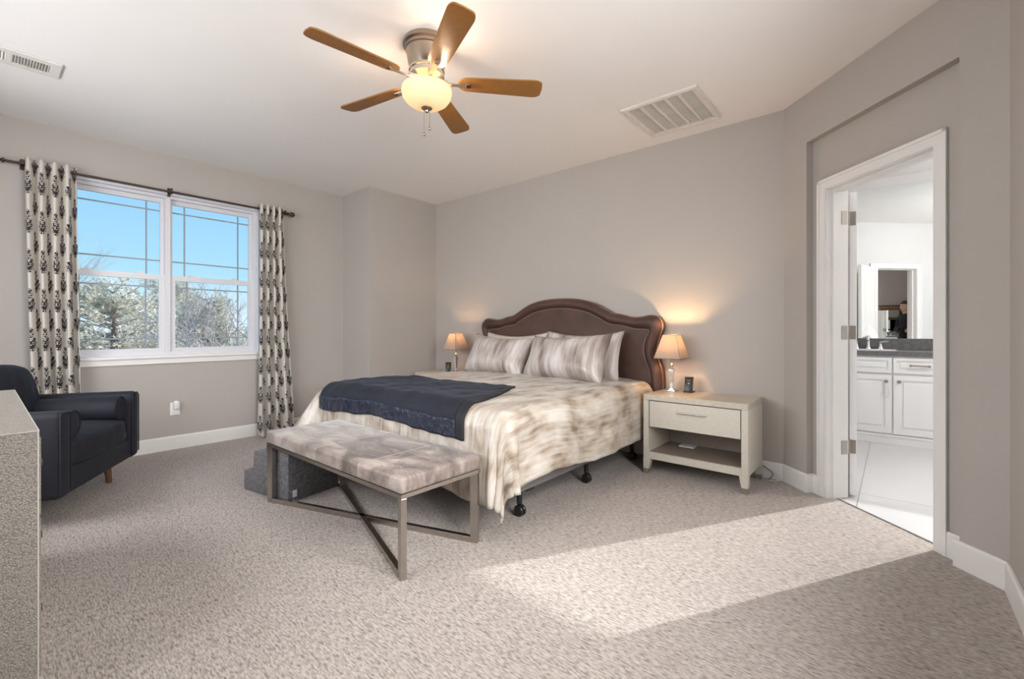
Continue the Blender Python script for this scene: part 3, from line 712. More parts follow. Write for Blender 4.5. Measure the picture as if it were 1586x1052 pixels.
mb = MB(); mb.lathe([(.006, BT - .110), (.030, BT - .117), (.030, BT - .121), (.022, BT - .126), (.012, BT - .132), (.010, BT - .140), (0, BT - .143)], 20, M=FT()); mb.build('finial', 'fan_nickel', fan, smooth=True)
for dx, dy, L in ((.012, .010, .098), (-.012, -.010, .130)):
    mb = MB(); x, y = FC.x + dx, FC.y + dy; z0 = BT - .125
    mb.tube([(x, y, z0), (x, y, z0 - L)], .0012, 6)
    mb.lathe([(0, z0 - L - .022), (.007, z0 - L - .016), (.0085, z0 - L - .010), (.005, z0 - L - .003), (0, z0 - L)], 12, M=Tr(x, y, 0)); mb.build('pull_chain', 'fan_nickel', fan, smooth=True)
for a in (0.4, 0.4 + 2 * PI / 3, 0.4 + 4 * PI / 3):
    x, y = FC.x + .072 * math.cos(a), FC.y + .072 * math.sin(a)
    mb = MB(); mb.lathe([(0, BT - .058), (.018, BT - .048), (.024, BT - .034), (.018, BT - .018), (.012, BT - .008)], 14, M=Tr(x, y, 0)); mb.build('bulb', 'bulb_glow', fan, smooth=True)
    light('fan_bulb_light', 'POINT', Vector((x, y, BT - .004)) - Vector(fan.location), 10.5, (1.0, 0.76, 0.53), parent=fan, shadow_soft_size=.022)

# ------------------------------------------------------------------ bed
bed_cx = -2.57
BXL, BXR, BF, BH = -3.535, -1.605, 1.82, 3.70
bed = thing('upholstered_bed', (bed_cx, 2.78, 0), 'king bed with brown velvet scalloped headboard and grey adjustable base', 'bed')
mb = MB(); mb.box((BXL + .02, BF + .02, .185), (BXR - .02, BH, .335), bev=.012); mb.build('bed_base', 'base_grey', bed)
mb = MB(); mb.box((BXL, BF, .336), (BXR, BH, .63), bev=.05, seg=4); mb.build('mattress', 'mattress_white', bed, smooth=True)
for x in (BXL + .12, BXR - .115):
    for y in (2.10, 2.87, 3.62):
        mb = MB(); mb.tube([(x, y, .168), (x, y, .075)], .017, 12); lg = mb.build('leg', 'black_plastic', bed, smooth=True)
        mb = MB()
        for o_ in (-.013, .013):
            mb.lathe([(.010, -.009), (.030, -.009), (.034, -.004), (.034, .004), (.030, .009), (.010, .009)], 20, M=Tr(x + .004, y + o_, .034) @ Matrix.Rotation(PI / 2, 4, 'X'))
        mb.box((x - .012, y - .006, .030), (x + .016, y + .006, .08)); mb.build('caster', 'black_plastic', lg, smooth=True)
mb = MB(); mb.tube([(BXR - .10, 2.18, .160), (BXR - .10, 2.30, .160)], .012, 8); mb.box((BXR - .125, 2.13, .145), (BXR - .08, 2.2, .170)); mb.build('base_bracket', 'dark_metal', bed)
# headboard
OUT = [(0, 1.424), (.14, 1.419), (.27, 1.402), (.40, 1.364), (.526, 1.299), (.6, 1.264), (.68, 1.252), (.78, 1.226), (.87, 1.226), (.956, 1.240), (1.017, 1.227), (1.055, 1.183), (1.060, 1.124), (1.034, 1.05), (1.012, .963), (1.012, .904), (1.030, .846), (1.056, .765), (1.063, .65), (1.063, .25)]
INN = [(0, 1.326), (.144, 1.318), (.318, 1.285), (.466, 1.221), (.57, 1.168), (.69, 1.153), (.807, 1.124), (.905, 1.118), (.950, 1.105), (.918, 1.035), (.90, .961), (.91, .872), (.95, .77), (.962, .65), (.965, .25)]
def resample(pts, n):
    # Catmull-Rom smoothing then arc-length resample
    P = [Vector((x, z)) for x, z in pts]; dense = []
    for i in range(len(P) - 1):
        p0, p1, p2, p3 = P[max(i - 1, 0)], P[i], P[i + 1], P[min(i + 2, len(P) - 1)]
        if i == 0: p0 = Vector((-P[1].x, P[1].y))
        for k in range(8):
            t = k / 8; dense.append(0.5 * ((2 * p1) + (p2 - p0) * t + (2 * p0 - 5 * p1 + 4 * p2 - p3) * t * t + (3 * p1 - p0 - 3 * p2 + p3) * t ** 3))
    dense.append(P[-1]); acc = [0]
    for a, b in zip(dense, dense[1:]): acc.append(acc[-1] + (b - a).length)
    out = []; j = 0
    for i in range(n):
        s = acc[-1] * i / (n - 1)
        while j < len(acc) - 2 and acc[j + 1] < s: j += 1
        f_ = (s - acc[j]) / max(acc[j + 1] - acc[j], 1e-9); out.append(dense[j].lerp(dense[j + 1], min(f_, 1)))
    return out
NH = 90
ro, ri = resample(OUT, NH), resample(INN, NH)
ro = [Vector((-p.x, p.y)) for p in ro[:0:-1]] + ro; ri = [Vector((-p.x, p.y)) for p in ri[:0:-1]] + ri
HBY = YB - .012; HFY = 3.735
hb = MB()
# back slab
n_ = len(ro)
f1 = hb.verts([(bed_cx + p.x, HFY + .03, p.y) for p in ro]); f2 = hb.verts([(bed_cx + p.x, HBY, p.y) for p in ro])
for i in range(n_ - 1): hb.face((f1[i], f1[i + 1], f2[i + 1], f2[i]))
hb.face(f2); hb.face((f1[0], f2[0], f2[-1], f1[-1]))
# inner panel, softly crowned
pan = hb.verts([(bed_cx + p.x, HFY + .012, p.y) for p in ri]); cv = [[hb.b.verts.new((bed_cx + ri[i].x * s, HFY + .012 - .022 * (1 - s ** 2), .25 + (ri[i].y - .25) * s)) for i in range(n_)] for s in (.85, .6, .3)]
rows = [pan] + cv
for a, b in zip(rows, rows[1:]):
    for i in range(n_ - 1): hb.face((a[i], a[i + 1], b[i + 1], b[i]))
hb.face(rows[-1])
head = hb.build('headboard', 'headboard_velvet', bed, smooth=True, weld=True)
bd = MB(); K = 10
def border(u, v):
    i = min(int(round(u * (n_ - 1))), n_ - 1); p = ro[i].lerp(ri[i], v)
    return (bed_cx + p.x, HFY + .022 - .052 * math.sin(PI * min(max(v, 0), 1)) ** .75, p.y)
bd.grid(border, n_ - 1, K)
for vv in (0,): pass
bd.build('rolled_border', 'headboard_velvet', head, smooth='all', solid=.01, recalc=True)
pp = MB(); pp.tube([(bed_cx + p.x, HFY + .012, p.y) for p in ri], .0055, 6); pp.tube([(bed_cx + p.x, HFY + .03, p.y) for p in ro], .006, 6); pp.build('piping', 'headboard_piping', head, smooth=True)

# ------------------------------------------------------------------ bedding: one drape function
TOPZ = .668; RR = .10
IX0, IX1, IYF = BXL + .055, BXR - .055, BF + .055      # inset rectangle where the cloth starts to turn down
def nz(x, y, s, seed=0): return mnoise.noise(Vector((x * s + seed * 7.3, y * s - seed * 3.1, seed * 1.7)))
def drape(p, q, lift=0.0, fold=1.0):
    """p across from centre (m, + to the right), q from head to foot (m)"""
    X = bed_cx + p; Y = BH - q
    ox = X - IX1 if X > IX1 else (X - IX0 if X < IX0 else 0.0)
    oy = IYF - Y if Y < IYF else 0.0
    bx_ = min(max(X, IX0), IX1); by_ = max(Y, IYF)
    r = RR + lift
    zt = TOPZ + lift + .010 * nz(X, Y, 3.0, 1) + .006 * nz(X, Y, 9.0, 2)
    e_ = min(1, min(bx_ - IX0, IX1 - bx_) / .35) ; zt += .018 * e_
    if ox == 0 and oy == 0: return Vector((X, Y, zt))
    hyp = math.hypot(ox, oy); t = (abs(ox) ** 3 + oy ** 3) ** (1 / 3)
    nx, ny = ox / hyp, -oy / hyp
    if t < r * PI / 2: o_, dz = r * math.sin(t / r), r * (1 - math.cos(t / r))
    else: o_, dz = r, r + (t - r * PI / 2)
    k = min(1, max(0, (t - .08) / .4))
    s = p * abs(ny) + q * abs(nx)
    w = .014 * math.sin(s * 9 + 1.0) + .006 * math.sin(s * 23 + 2.0) + .02 * nz(s, t, 4, 3)
    cn = 4 * abs(nx * ny) / 2
    w += .03 * cn * math.sin(5 * math.atan2(oy, abs(ox)) + .5)
    nearhead = min(1, max(0, (q - .5) / .5)) if oy == 0 else 1
    if ox < 0 and oy > 0: o_ += .26 * cn * k
    o_ += (.015 + w) * k * fold * (0.35 + .65 * nearhead) + lift * .2
    return Vector((bx_ + nx * o_, by_ + ny * o_, max(zt - dz, .03)))
cm = MB()
P0, P1, Q0, Q1 = -(.965 - .055 + .52), (.965 - .055 + .485), .04, (BH - IYF) + .545
def cf(u, v):
    q = Q0 + (Q1 - Q0) * v; tq = (q - 1.52) / .30
    p = P0 + (P1 - .055 * math.exp(-tq * tq) - P0) * u
    return drape(p, q)
cm.grid(cf, 150, 130, lambda u, v: ((P0 + (P1 - P0) * u) + .3, (Q0 + (Q1 - Q0) * v)))
com = cm.build('comforter', 'comforter_satin', None, smooth='all', solid=.014, recalc=False, soffset=-1)
tag(com, 'beige and silver satin comforter spread over the bed', 'comforter')
# throw
def throw_pq(u, v):
    # left edge, right edge, with a curved right side
    lt, lb = Vector((-.955, 1.27)), Vector((-.895, 2.10)); 
    rt, rb = Vector((.50, 1.22)), Vector((.735, 2.095))
    L = lt.lerp(lb, v); R_ = rt.lerp(rb, v); R_.x += .06 * math.sin(PI * v)
    return L.lerp(R_, u) + Vector((0, .03 * math.sin(PI * u) * (1 - v) * -1 + .012 * math.sin(9 * u) * v))
def tf(u, v, extra=0.0):
    p = throw_pq(u, v); w = drape(p.x, p.y, .022 + extra, .8)
    w.z += .012 * max(0, nz(w.x, w.y, 4, 5)) + .006 * nz(w.x, w.y, 12, 6)
    return w
HB, HR = .885, .962
tm = MB(); tm.grid(lambda u, v: tf(u * HR, v * HB), 90, 56, lambda u, v: (u, v))
thr = tm.build('throw_blanket', 'throw_navy', None, smooth='all', solid=.016, recalc=False, soffset=1)
tag(thr, 'navy plush throw blanket with a shiny hem folded across the foot of the bed', 'blanket')
tm = MB(); tm.grid(lambda u, v: tf(u * HR, HB + (1 - HB) * v, .006), 120, 8); tm.build('satin_trim', 'throw_satin', thr, smooth='all', solid=.014, recalc=False, soffset=1)
tm = MB(); tm.grid(lambda u, v: tf(HR + (1 - HR) * u, v, .004), 6, 60); tm.build('side_hem', 'throw_hem', thr, smooth='all', solid=.016, recalc=False, soffset=1)

# ------------------------------------------------------------------ pillows
def pillow(label, cx, cy, cz, Wd, Ht, Tk, lean, yaw, mat, group, roll=0.0, seed=0):
    mb = MB(); n = 30
    M = Tr(cx, cy, cz) @ Rz(yaw) @ Matrix.Rotation(roll, 4, 'Y') @ Matrix.Rotation(lean, 4, 'X')
    def side(sg):
        def fn(u, v):
            a, b = 2 * u - 1, 2 * v - 1
            x = a * Wd / 2 * (1 - .075 * (1 - b * b)); z = b * Ht / 2 * (1 - .15 * (1 - a * a) ** 1.0) - .018 * (1 - a * a) * max(0, b) ** 2
            k = max(0, (1 - a ** 4)) ** .6 * max(0, (1 - b ** 4)) ** .6
            # wrinkles
            w = .010 * nz(x, z, 7, seed + 11) * k + .006 * math.sin(18 * a + 5 * b) * k * (abs(a) ** 3)
            sag = .02 * (1 - b) * .5
            return M @ Vector((x, sg * (Tk / 2 * k + sag * k) + w, z))
        return fn
    mb.grid(side(-1), n, n, lambda u, v: (v * Ht, u * Wd + seed)); 
    mb.grid(side(1), n, n, lambda u, v: (v * Ht, u * Wd + seed))
    o = mb.build('bed_pillow', mat, None, smooth='all', weld=True)
    return tag(o, label, 'pillow', group)
PG = 'pillows on the bed'
pillow('plain beige pillow peeking out behind the left satin pillow', -3.03, 3.60, .87, .84, .46, .12, -.22, 0, 'plain_pillow', PG, seed=1)
pillow('satin pillow standing behind the right front pillow, nearest the headboard on the lamp side', -2.22, 3.60, .875, .84, .48, .12, -.22, 0, 'pillow_satin', PG, seed=2)
pillow('silvery satin pillow in front on the left half of the bed', -3.02, 3.36, .858, .77, .45, .24, -.48, .05, 'pillow_satin', PG, roll=.05, seed=3)
pillow('silvery satin pillow in front on the right half of the bed, nearer the nightstand', -2.22, 3.345, .868, .86, .46, .25, -.46, -.05, 'pillow_satin', PG, roll=-.03, seed=4)

# ------------------------------------------------------------------ nightstands
def nightstand(x0, x1, label):
    y0, y1, h = 3.36, 3.80, .612
    t = thing('nightstand', ((x0 + x1) / 2, (y0 + y1) / 2, 0), label, 'nightstand', 'nightstands beside the bed')
    mb = MB(); mb.box((x0, y0, h - .042), (x1, y1, h), bev=.003); mb.build('top', 'nightstand_top', t)
    for a, b in ((x0, x0 + .042), (x1 - .042, x1)):
        mb = MB(); mb.box((a, y0, .115), (b, y1, h - .042), bev=.002); mb.build('side_panel', 'nightstand_paint', t)
    mb = MB(); mb.box((x0 + .042, y1 - .015, .12), (x1 - .042, y1 - .002, h - .042)); mb.build('back_panel', 'nightstand_inside', t)
    mb = MB(); mb.box((x0 + .042, y0 + .004, .115), (x1 - .042, y1 - .01, .168), bev=.002); mb.build('shelf', 'nightstand_paint', t)
    mb = MB(); mb.box((x0 + .043, y0 + .02, .168), (x1 - .043, y1 - .016, .171)); mb.build('shelf_lining', 'nightstand_inside', t)
    mb = MB(); mb.box((x0 + .048, y0 + .004, .366), (x1 - .048, y0 + .024, h - .048), bev=.002); mb.box((x0 + .05, y0 + .024, .368), (x1 - .05, y1 - .03, h - .09)); dw_ = mb.build('drawer', 'nightstand_paint', t)
    cx = (x0 + x1) / 2; zz = .50
    mb = MB(); mb.tube([(cx - .105, y0 - .018, zz), (cx + .105, y0 - .018, zz)], .0055, 10)
    for s in (-.08, .08): mb.tube([(cx + s, y0 - .018, zz), (cx + s, y0 + .005, zz)], .004, 8)
    mb.build('handle', 'brushed_nickel', dw_, smooth=True)
    for lx, sx in ((x0, 1), (x1, -1)):
        for ly, sy in ((y0, 1), (y1, -1)):
            w0, w1 = .056, .036
            def corner(w, z): return [(lx, ly, z), (lx + sx * w, ly, z), (lx + sx * w, ly + sy * w, z), (lx, ly + sy * w, z)]
            mb = MB(); mb.hexa(corner(w1 + .005, .038), corner(w0, .116)); lg = mb.build('leg', 'nightstand_paint', t)
            mb = MB(); mb.hexa(corner(w1, 0), corner(w1 + .005, .038)); mb.build('foot_cap', 'foot_cap', lg)
    return t
nightstand(-1.500, -.757, 'greige nightstand with one drawer and open shelf, right of the bed')
nightstand(-4.36, -3.66, 'greige nightstand half hidden on the far left side of the bed')
NT = .612
# table lamps
def table_lamp(x, y, label, power):
    t = thing('table_lamp', (x, y, NT), label, 'lamp', 'bedside lamps')
    z = NT
    mb = MB(); mb.box((x - .042, y - .042, z), (x + .042, y + .042, z + .016), bev=.003); mb.box((x - .026, y - .026, z + .016), (x + .026, y + .026, z + .026), bev=.003); mb.build('base', 'chrome', t, smooth=True)
    mb = MB(); mb.hexa([(x + a * .009, y + b * .009, z + .026) for a, b in ((-1, -1), (1, -1), (1, 1), (-1, 1))], [(x + a * .019, y + b * .019, z + .185) for a, b in ((-1, -1), (1, -1), (1, 1), (-1, 1))]); mb.build('stem', 'crystal', t)
    mb = MB(); mb.lathe([(.006, z + .185), (.017, z + .189), (.017, z + .193), (.006, z + .196), (.014, z + .203), (.019, z + .214), (.014, z + .226), (.006, z + .232), (.006, z + .30)], 18, M=Tr(x, y, 0)); mb.build('neck', 'chrome', t, smooth=True)
    zb, zt2, sb, st2 = z + .272, z + .462, .107, .054
    mb = MB()
    nb = mb.verts([(x + a * sb, y + b * sb, zb) for a, b in ((-1, -1), (1, -1), (1, 1), (-1, 1))]); ntp = mb.verts([(x + a * st2, y + b * st2, zt2) for a, b in ((-1, -1), (1, -1), (1, 1), (-1, 1))])
    for i in range(4): mb.face((nb[i], nb[(i + 1) % 4], ntp[(i + 1) % 4], ntp[i]))
    sh = mb.build('lamp_shade', 'shade_linen', t, solid=.002)
    mb = MB(); cs = ((-1, -1), (1, -1), (1, 1), (-1, 1))
    for (r1_, zz) in ((sb, zb), (st2, zt2)):
        for i in range(4): mb.tube([(x + cs[i][0] * r1_, y + cs[i][1] * r1_, zz), (x + cs[(i + 1) % 4][0] * r1_, y + cs[(i + 1) % 4][1] * r1_, zz)], .0028, 6)
    for a, b in cs: mb.tube([(x + a * sb, y + b * sb, zb), (x + a * st2, y + b * st2, zt2)], .0016, 6)
    mb.build('shade_trim', 'shade_trim', sh)
    mb = MB(); mb.lathe([(.012, z + .30), (.014, z + .325), (.026, z + .35), (.03, z + .372), (.02, z + .394), (0, z + .402)], 16, M=Tr(x, y, 0)); mb.build('bulb', 'bulb_glow', t, smooth=True)
    light('lamp_bulb_light', 'POINT', Vector((0, 0, .420)), power, (1.0, 0.62, 0.30), parent=t, shadow_soft_size=.014)
    return t
table_lamp(-1.389, 3.655, 'lit table lamp with square shade and glass stem on the right nightstand', 8.0)
table_lamp(-3.905, 3.60, 'lit table lamp with square shade on the far left nightstand', 3.0)
# charger stands / clocks
def stand(x, y, yaw, label):
    M = Tr(x, y, NT) @ Rz(yaw)
    t = thing('phone_charger', (x, y, NT), label, 'charger', 'phone chargers on the nightstands')
    mb = MB(); mb.prism([(-.034, -.04), (.034, -.04), (.040, .045), (-.040, .045)], 0, .010, M=M, bev=.003); mb.build('base', 'black_plastic', t, smooth=True)
    mb = MB(); mb.box((-.033, -.006, 0), (.033, .006, .115), M=M @ Tr(0, -.012, .006) @ Matrix.Rotation(math.radians(-17), 4, 'X'), bev=.004); mb.box((-.034, -.01, 0), (.034, .024, .008), M=M @ Tr(0, .022, .112), bev=.003); bk = mb.build('backrest', 'black_plastic', t, smooth=True)
    mb = MB(); F_ = M @ Tr(0, -.012, .006) @ Matrix.Rotation(math.radians(-17), 4, 'X')
    mb.lathe([(.006, -.0003), (.0075, 0), (.006, .0003)], 16, M=F_ @ Tr(0, -.0063, .066) @ Matrix.Rotation(PI / 2, 4, 'X')); mb.box((-.014, -.0066, .088), (.014, -.0061, .091), M=F_); mb.build('mark', 'foot_cap', bk)
stand(-1.268, 3.70, .12, 'black wireless phone charger stand beside the right lamp')
stand(-3.985, 3.55, .75, 'black phone charger stand behind the left lamp')
# small pad on the shelf
mb = MB(); mb.box((-1.335, 3.66, .1715), (-1.215, 3.74, .181), bev=.002); tag(mb.build('notepad', 'mattress_white'), 'thin pale pad on the open shelf of the right nightstand', 'notepad')
# cords by the nightstand
def smooth_path(pts, n=8):
    P = [Vector(p) for p in pts]; out = []
    for i in range(len(P) - 1):
        p0, p1, p2, p3 = P[max(i - 1, 0)], P[i], P[i + 1], P[min(i + 2, len(P) - 1)]
        for k in range(n):
            t = k / n; out.append(0.5 * ((2 * p1) + (p2 - p0) * t + (2 * p0 - 5 * p1 + 4 * p2 - p3) * t * t + (3 * p1 - p0 - 3 * p2 + p3) * t ** 3))
    out.append(P[-1]); return out
mb = MB(); mb.tube(smooth_path([(-.79, 3.822, .10), (-.74, 3.815, .085), (-.69, 3.80, .05), (-.71, 3.78, .012), (-.76, 3.79, .006), (-.80, 3.80, .006)]), .0028, 6); tag(mb.build('power_cord', 'black_plastic', smooth=True), 'black power cord curling beside the right nightstand', 'cord')
mb = MB(); mb.tube(smooth_path([(-.79, 3.824, .09), (-.72, 3.822, .075), (-.665, 3.81, .045), (-.645, 3.79, .02), (-.665, 3.77, .006), (-.72, 3.775, .005), (-.78, 3.79, .005)]), .0026, 6); tag(mb.build('power_cord', 'cord_white', smooth=True), 'white power cord lying against the baseboard behind the nightstand', 'cord')

# ------------------------------------------------------------------ bench
bx0, bx1, by0, by1 = -3.110, -1.665, 1.208, 1.708
bench = thing('bench', ((bx0 + bx1) / 2, (by0 + by1) / 2, 0), 'cowhide bench with nickel metal frame at the foot of the bed', 'bench')
tw, td = .040, .018
ZF = .385
mb = MB(); mb.box((bx0 - .004, by0 - .004, ZF), (bx1 + .004, by1 + .002, .462), bev=.016, seg=4)
mb.build('seat_cushion', 'cowhide', bench, smooth=True)
mb = MB()
for lo, hi in (((bx0, by0), (bx1, by0 + td)), ((bx0, by1 - td), (bx1, by1)), ((bx0, by0 + td), (bx0 + td, by1 - td)), ((bx1 - td, by0 + td), (bx1, by1 - td))): mb.box((*lo, ZF - .020), (*hi, ZF - .0005))
mb.build('seat_rail', 'brushed_nickel', bench)
cxm, cym = (bx0 + bx1) / 2, (by0 + by1) / 2
dg = Vector((bx1 - bx0, by1 - by0)).normalized()
for sx, sy in ((-1, -1), (1, -1), (1, 1), (-1, 1)):
    px = bx0 + .021 if sx < 0 else bx1 - .021; py = by0 + .021 if sy < 0 else by1 - .021
    ang = math.atan2(cym - py, cxm - px)
    mb = MB(); mb.box((-.021, -.014, 0), (.021, .014, ZF - .0205), M=Tr(px, py, 0) @ Rz(ang + PI / 2 if False else ang), bev=.002); mb.build('leg', 'brushed_nickel', bench)
for a, b in (((bx0 + .021, by0 + .021), (bx1 - .021, by1 - .021)), ((bx1 - .021, by0 + .021), (bx0 + .021, by1 - .021))):
    a, b = Vector(a), Vector(b); L = (b - a).length; ang = math.atan2(b.y - a.y, b.x - a.x)
    mb = MB(); mb.box((-.0, -.014, 0), (L, .014, .030), M=Tr(a.x, a.y, .0) @ Rz(ang), bev=.002); mb.build('cross_stretcher', 'brushed_nickel', bench)

# ------------------------------------------------------------------ pet stairs
pst = thing('pet_stairs', (-3.27, 1.46, 0), 'grey fabric three-step pet stairs behind the left end of the bench', 'pet stairs')
M = Tr(-3.26, 1.43, 0) @ Rz(math.radians(9))
mb = MB()
x0, x1, yy0, yy1 = -.255, .265, -.19, .19
for a, z in ((x0, .137), (x0 + .125, .285), (x0 + .25, .352)):
    pass
mb.prism([(x0, 0), (x1, 0), (x1, .352), (x0 + .27, .352), (x0 + .27, .285), (x0 + .125, .285), (x0 + .125, .137), (x0, .137)], yy0, yy1, M=M @ Matrix(((1, 0, 0, 0), (0, 0, 1, 0), (0, 1, 0, 0), (0, 0, 0, 1))), bev=.008)
mb.build('step_body', 'grey_weave', pst, smooth=True)
mb = MB(); mb.tube([M @ Vector((x1 + .0005, yy0 + .01, .30)), M @ Vector((x1 + .002, 0, .295)), M @ Vector((x1 + .0005, yy1 - .01, .30))], .003, 6); mb.build('zipper', 'black_plastic', pst)
mb = MB(); mb.box((x1 - .002, yy0 + .03, .03), (x1 + .002, yy0 + .06, .075), M=M); mb.build('care_tag', 'mattress_white', pst)['label'] = 'small white care tag'

# ------------------------------------------------------------------ armchair
AC = Vector((-3.97, .545)); fa = math.radians(60)      # front centre and facing angle
fdir = Vector((math.cos(fa), math.sin(fa)))
MC = Matrix(((fdir.y, fdir.x, 0, AC.x), (-fdir.x, fdir.y, 0, AC.y), (0, 0, 1, 0), (0, 0, 0, 1)))   # local x = right (viewed from front dir), y = forward
chair = thing('armchair', (AC.x - fdir.x * .4, AC.y - fdir.y * .4, 0), 'navy velvet armchair with bolsters in the window corner', 'armchair')
cw, cd = .50, .80
mb = MB(); mb.box((-cw + .10, -cd + .05, .17), (cw - .10, -.015, .315), M=MC, bev=.012, seg=3); mb.build('seat_base', 'navy_velvet', chair, smooth=True)
for sg in (-1, 1):
    mb = MB(); a, b = (cw - .115, cw) if sg > 0 else (-cw, -cw + .115)
    mb.box((a, -cd, .165), (b, 0, .655), M=MC, bev=.035, seg=5)
    arm = mb.build('arm', 'navy_velvet', chair, smooth=True)
    pth = [(a + .004 if True else a, .0, .20), (a + .004, .0, .62), (a + .02, -.004, .645), (b - .02, -.004, .645), (b - .004, .0, .62), (b - .004, .0, .20)]
    mb = MB(); mb.tube([MC @ Vector((x, y - .004, z)) for x, y, z in pth], .004, 6); mb.build('arm_piping', 'navy_velvet', arm, smooth=True)
mb = MB(); mb.box((-cw + .06, -cd - .06, .17), (cw - .06, -cd + .10, .70), M=MC @ Tr(0, 0, 0), bev=.04, seg=4); mb.build('back_frame', 'navy_velvet', chair, smooth=True)
def cushion(mb, lo, hi, M, n=18, puff=.03, pw=6):
    lo, hi = Vector(lo), Vector(hi); c = (lo + hi) / 2; h = (hi - lo) / 2
    t = bmesh.new(); bmesh.ops.create_cube(t, size=2); bmesh.ops.subdivide_edges(t, edges=t.edges[:], cuts=n, use_grid_fill=True)
    for v in t.verts:
        x, y, z = v.co; L = (abs(x) ** pw + abs(y) ** pw + abs(z) ** pw) ** (1 / pw); x, y, z = x / L, y / L, z / L
        k = (1 - x * x) * (1 - y * y)
        wr = .008 * nz(x * 3, y * 3, 1.6, 21) + (.007 * math.sin(26 * x + 3 * z) * max(0, y) ** 4 * (1 - abs(z)))
        v.co = Vector((c.x + x * h.x, c.y + y * h.y + wr, c.z + z * h.z + (puff * k if z > 0 else -puff * .2 * k)))
    mb.merge(t, M); return mb
mb = MB(); cushion(mb, (-cw + .12, -cd + .12, .300), (cw - .12, .0, .47), MC, puff=.035, pw=7); mb.build('seat_cushion', 'navy_velvet', chair, smooth='all')
mb = MB(); cushion(mb, (-cw + .125, -.10, -.25), (cw - .125, .10, .25), MC @ Tr(0, -cd + .21, .625) @ Matrix.Rotation(math.radians(12), 4, 'X'), puff=.02, pw=5); mb.build('back_cushion', 'navy_velvet', chair, smooth='all')
for sg in (-1, 1):
    x = sg * (cw - .205); mb = MB(); r = .083
    prof = [(0, 0), (.03, .003), (.066, .002), (r - .006, .006), (r, .018)]; Lb = .60
    full = prof + [(r, Lb * .5), (r, Lb - .018), (r - .006, Lb - .006), (.066, Lb - .002), (.03, Lb - .003), (0, Lb)]
    mb.lathe(full, 32, M=MC @ Tr(x, -.035 - Lb, .555) @ Matrix.Rotation(-PI / 2, 4, 'X')); bo = mb.build('bolster', 'navy_velvet', chair, smooth=True)
    mb = MB(); mb.tube([MC @ Vector((x + (r - .003) * math.cos(a), -.039, .555 + (r - .003) * math.sin(a))) for a in [2 * PI * i / 32 for i in range(33)]], .004, 6, cap=False); mb.build('bolster_piping', 'navy_velvet', bo, smooth=True)
for sx in (-1, 1):
    for y in (-.20 if sx > 0 else -.15, -cd + .08):
        p0 = MC @ Vector((sx * (cw - .13), y, .175)); p1 = MC @ Vector((sx * (cw - .115), y + (.012 if y > -.3 else -.012), 0))
        mb = MB(); mb.tube([p0, p1], [.026, .016], 14); mb.build('leg', 'walnut', chair, smooth=True)

# ------------------------------------------------------------------ dresser
dx1, dy1, dh = -1.876, .112, .83
ds = thing('dresser', (-2.55, -.19, 0), 'grey shagreen dresser with pale edges at the left front', 'dresser')
mb = MB(); mb.box((dx1 - 1.35, -.64, .06), (dx1, dy1, dh), bev=.002); mb.build('case', 'shagreen', ds)
mb = MB()
ed = .004
for z in (dh - .002,):
    mb.tube([(dx1, dy1, z), (dx1 - 1.35, dy1, z)], .002, 6); mb.tube([(dx1, dy1, z), (dx1, -.64, z)], .0012, 6)
mb.tube([(dx1 - .001, dy1 - .001, .06), (dx1 - .001, dy1 - .001, dh)], .002, 6); mb.build('edge_trim', 'shagreen_trim', ds)
mb = MB(); mb.box((dx1 - 1.33, -.62, 0), (dx1 + .004, dy1 + .010, .09), bev=.003); mb.build('plinth', 'shagreen_trim', ds)
for c_ in range(3):
    for r in range(3):
        a = dx1 - 1.35 + .02 + c_ * .44; z = .11 + r * .235
        mb = MB(); mb.box((a, dy1 - .002, z), (a + .43, dy1 + .006, z + .225), bev=.002); dd = mb.build('drawer', 'shagreen', ds)
        mb = MB(); mb.tube([(a + .215, dy1 + .006, z + .11), (a + .215, dy1 + .022, z + .11)], [.006, .012], 12); mb.build('knob', 'brushed_nickel', dd, smooth=True)

# ------------------------------------------------------------------ bathroom furniture
van = thing('vanity_cabinet', (.02, 6.0, 0), 'white bathroom vanity cabinet with raised panel doors', 'cabinet')
VX0, VX1, VY = -.70, .76, 5.745
mb = MB(); mb.box((VX0, VY, .09), (VX1, 6.262, .858)); mb.build('cabinet_body', 'cabinet_white', van)
mb = MB(); mb.box((VX0, VY - .012, -.004), (VX1, VY + .05, .075), bev=.003); mb.box((VX0, VY - .018, .070), (VX1, VY + .05, .092), bev=.004); mb.build('base_moulding', 'cabinet_white', van)
def panel_front(name, x0, x1, z0, z1, fr):
    mb = MB(); y = VY
    mb.box((x0, y - .012, z0), (x1, y - .0005, z1), bev=.002)
    for lo, hi in (((x0 + fr, z0), (x1 - fr, z0 + fr)), ((x0 + fr, z1 - fr), (x1 - fr, z1)), ((x0, z0), (x0 + fr, z1)), ((x1 - fr, z0), (x1, z1))): mb.box((lo[0], y - .020, lo[1]), (hi[0], y - .0118, hi[1]))
    g = fr + .022; mb.box((x0 + g, y - .019, z0 + g), (x1 - g, y - .0118, z1 - g), bev=.0035)
    return mb.build(name, 'cabinet_white', van)
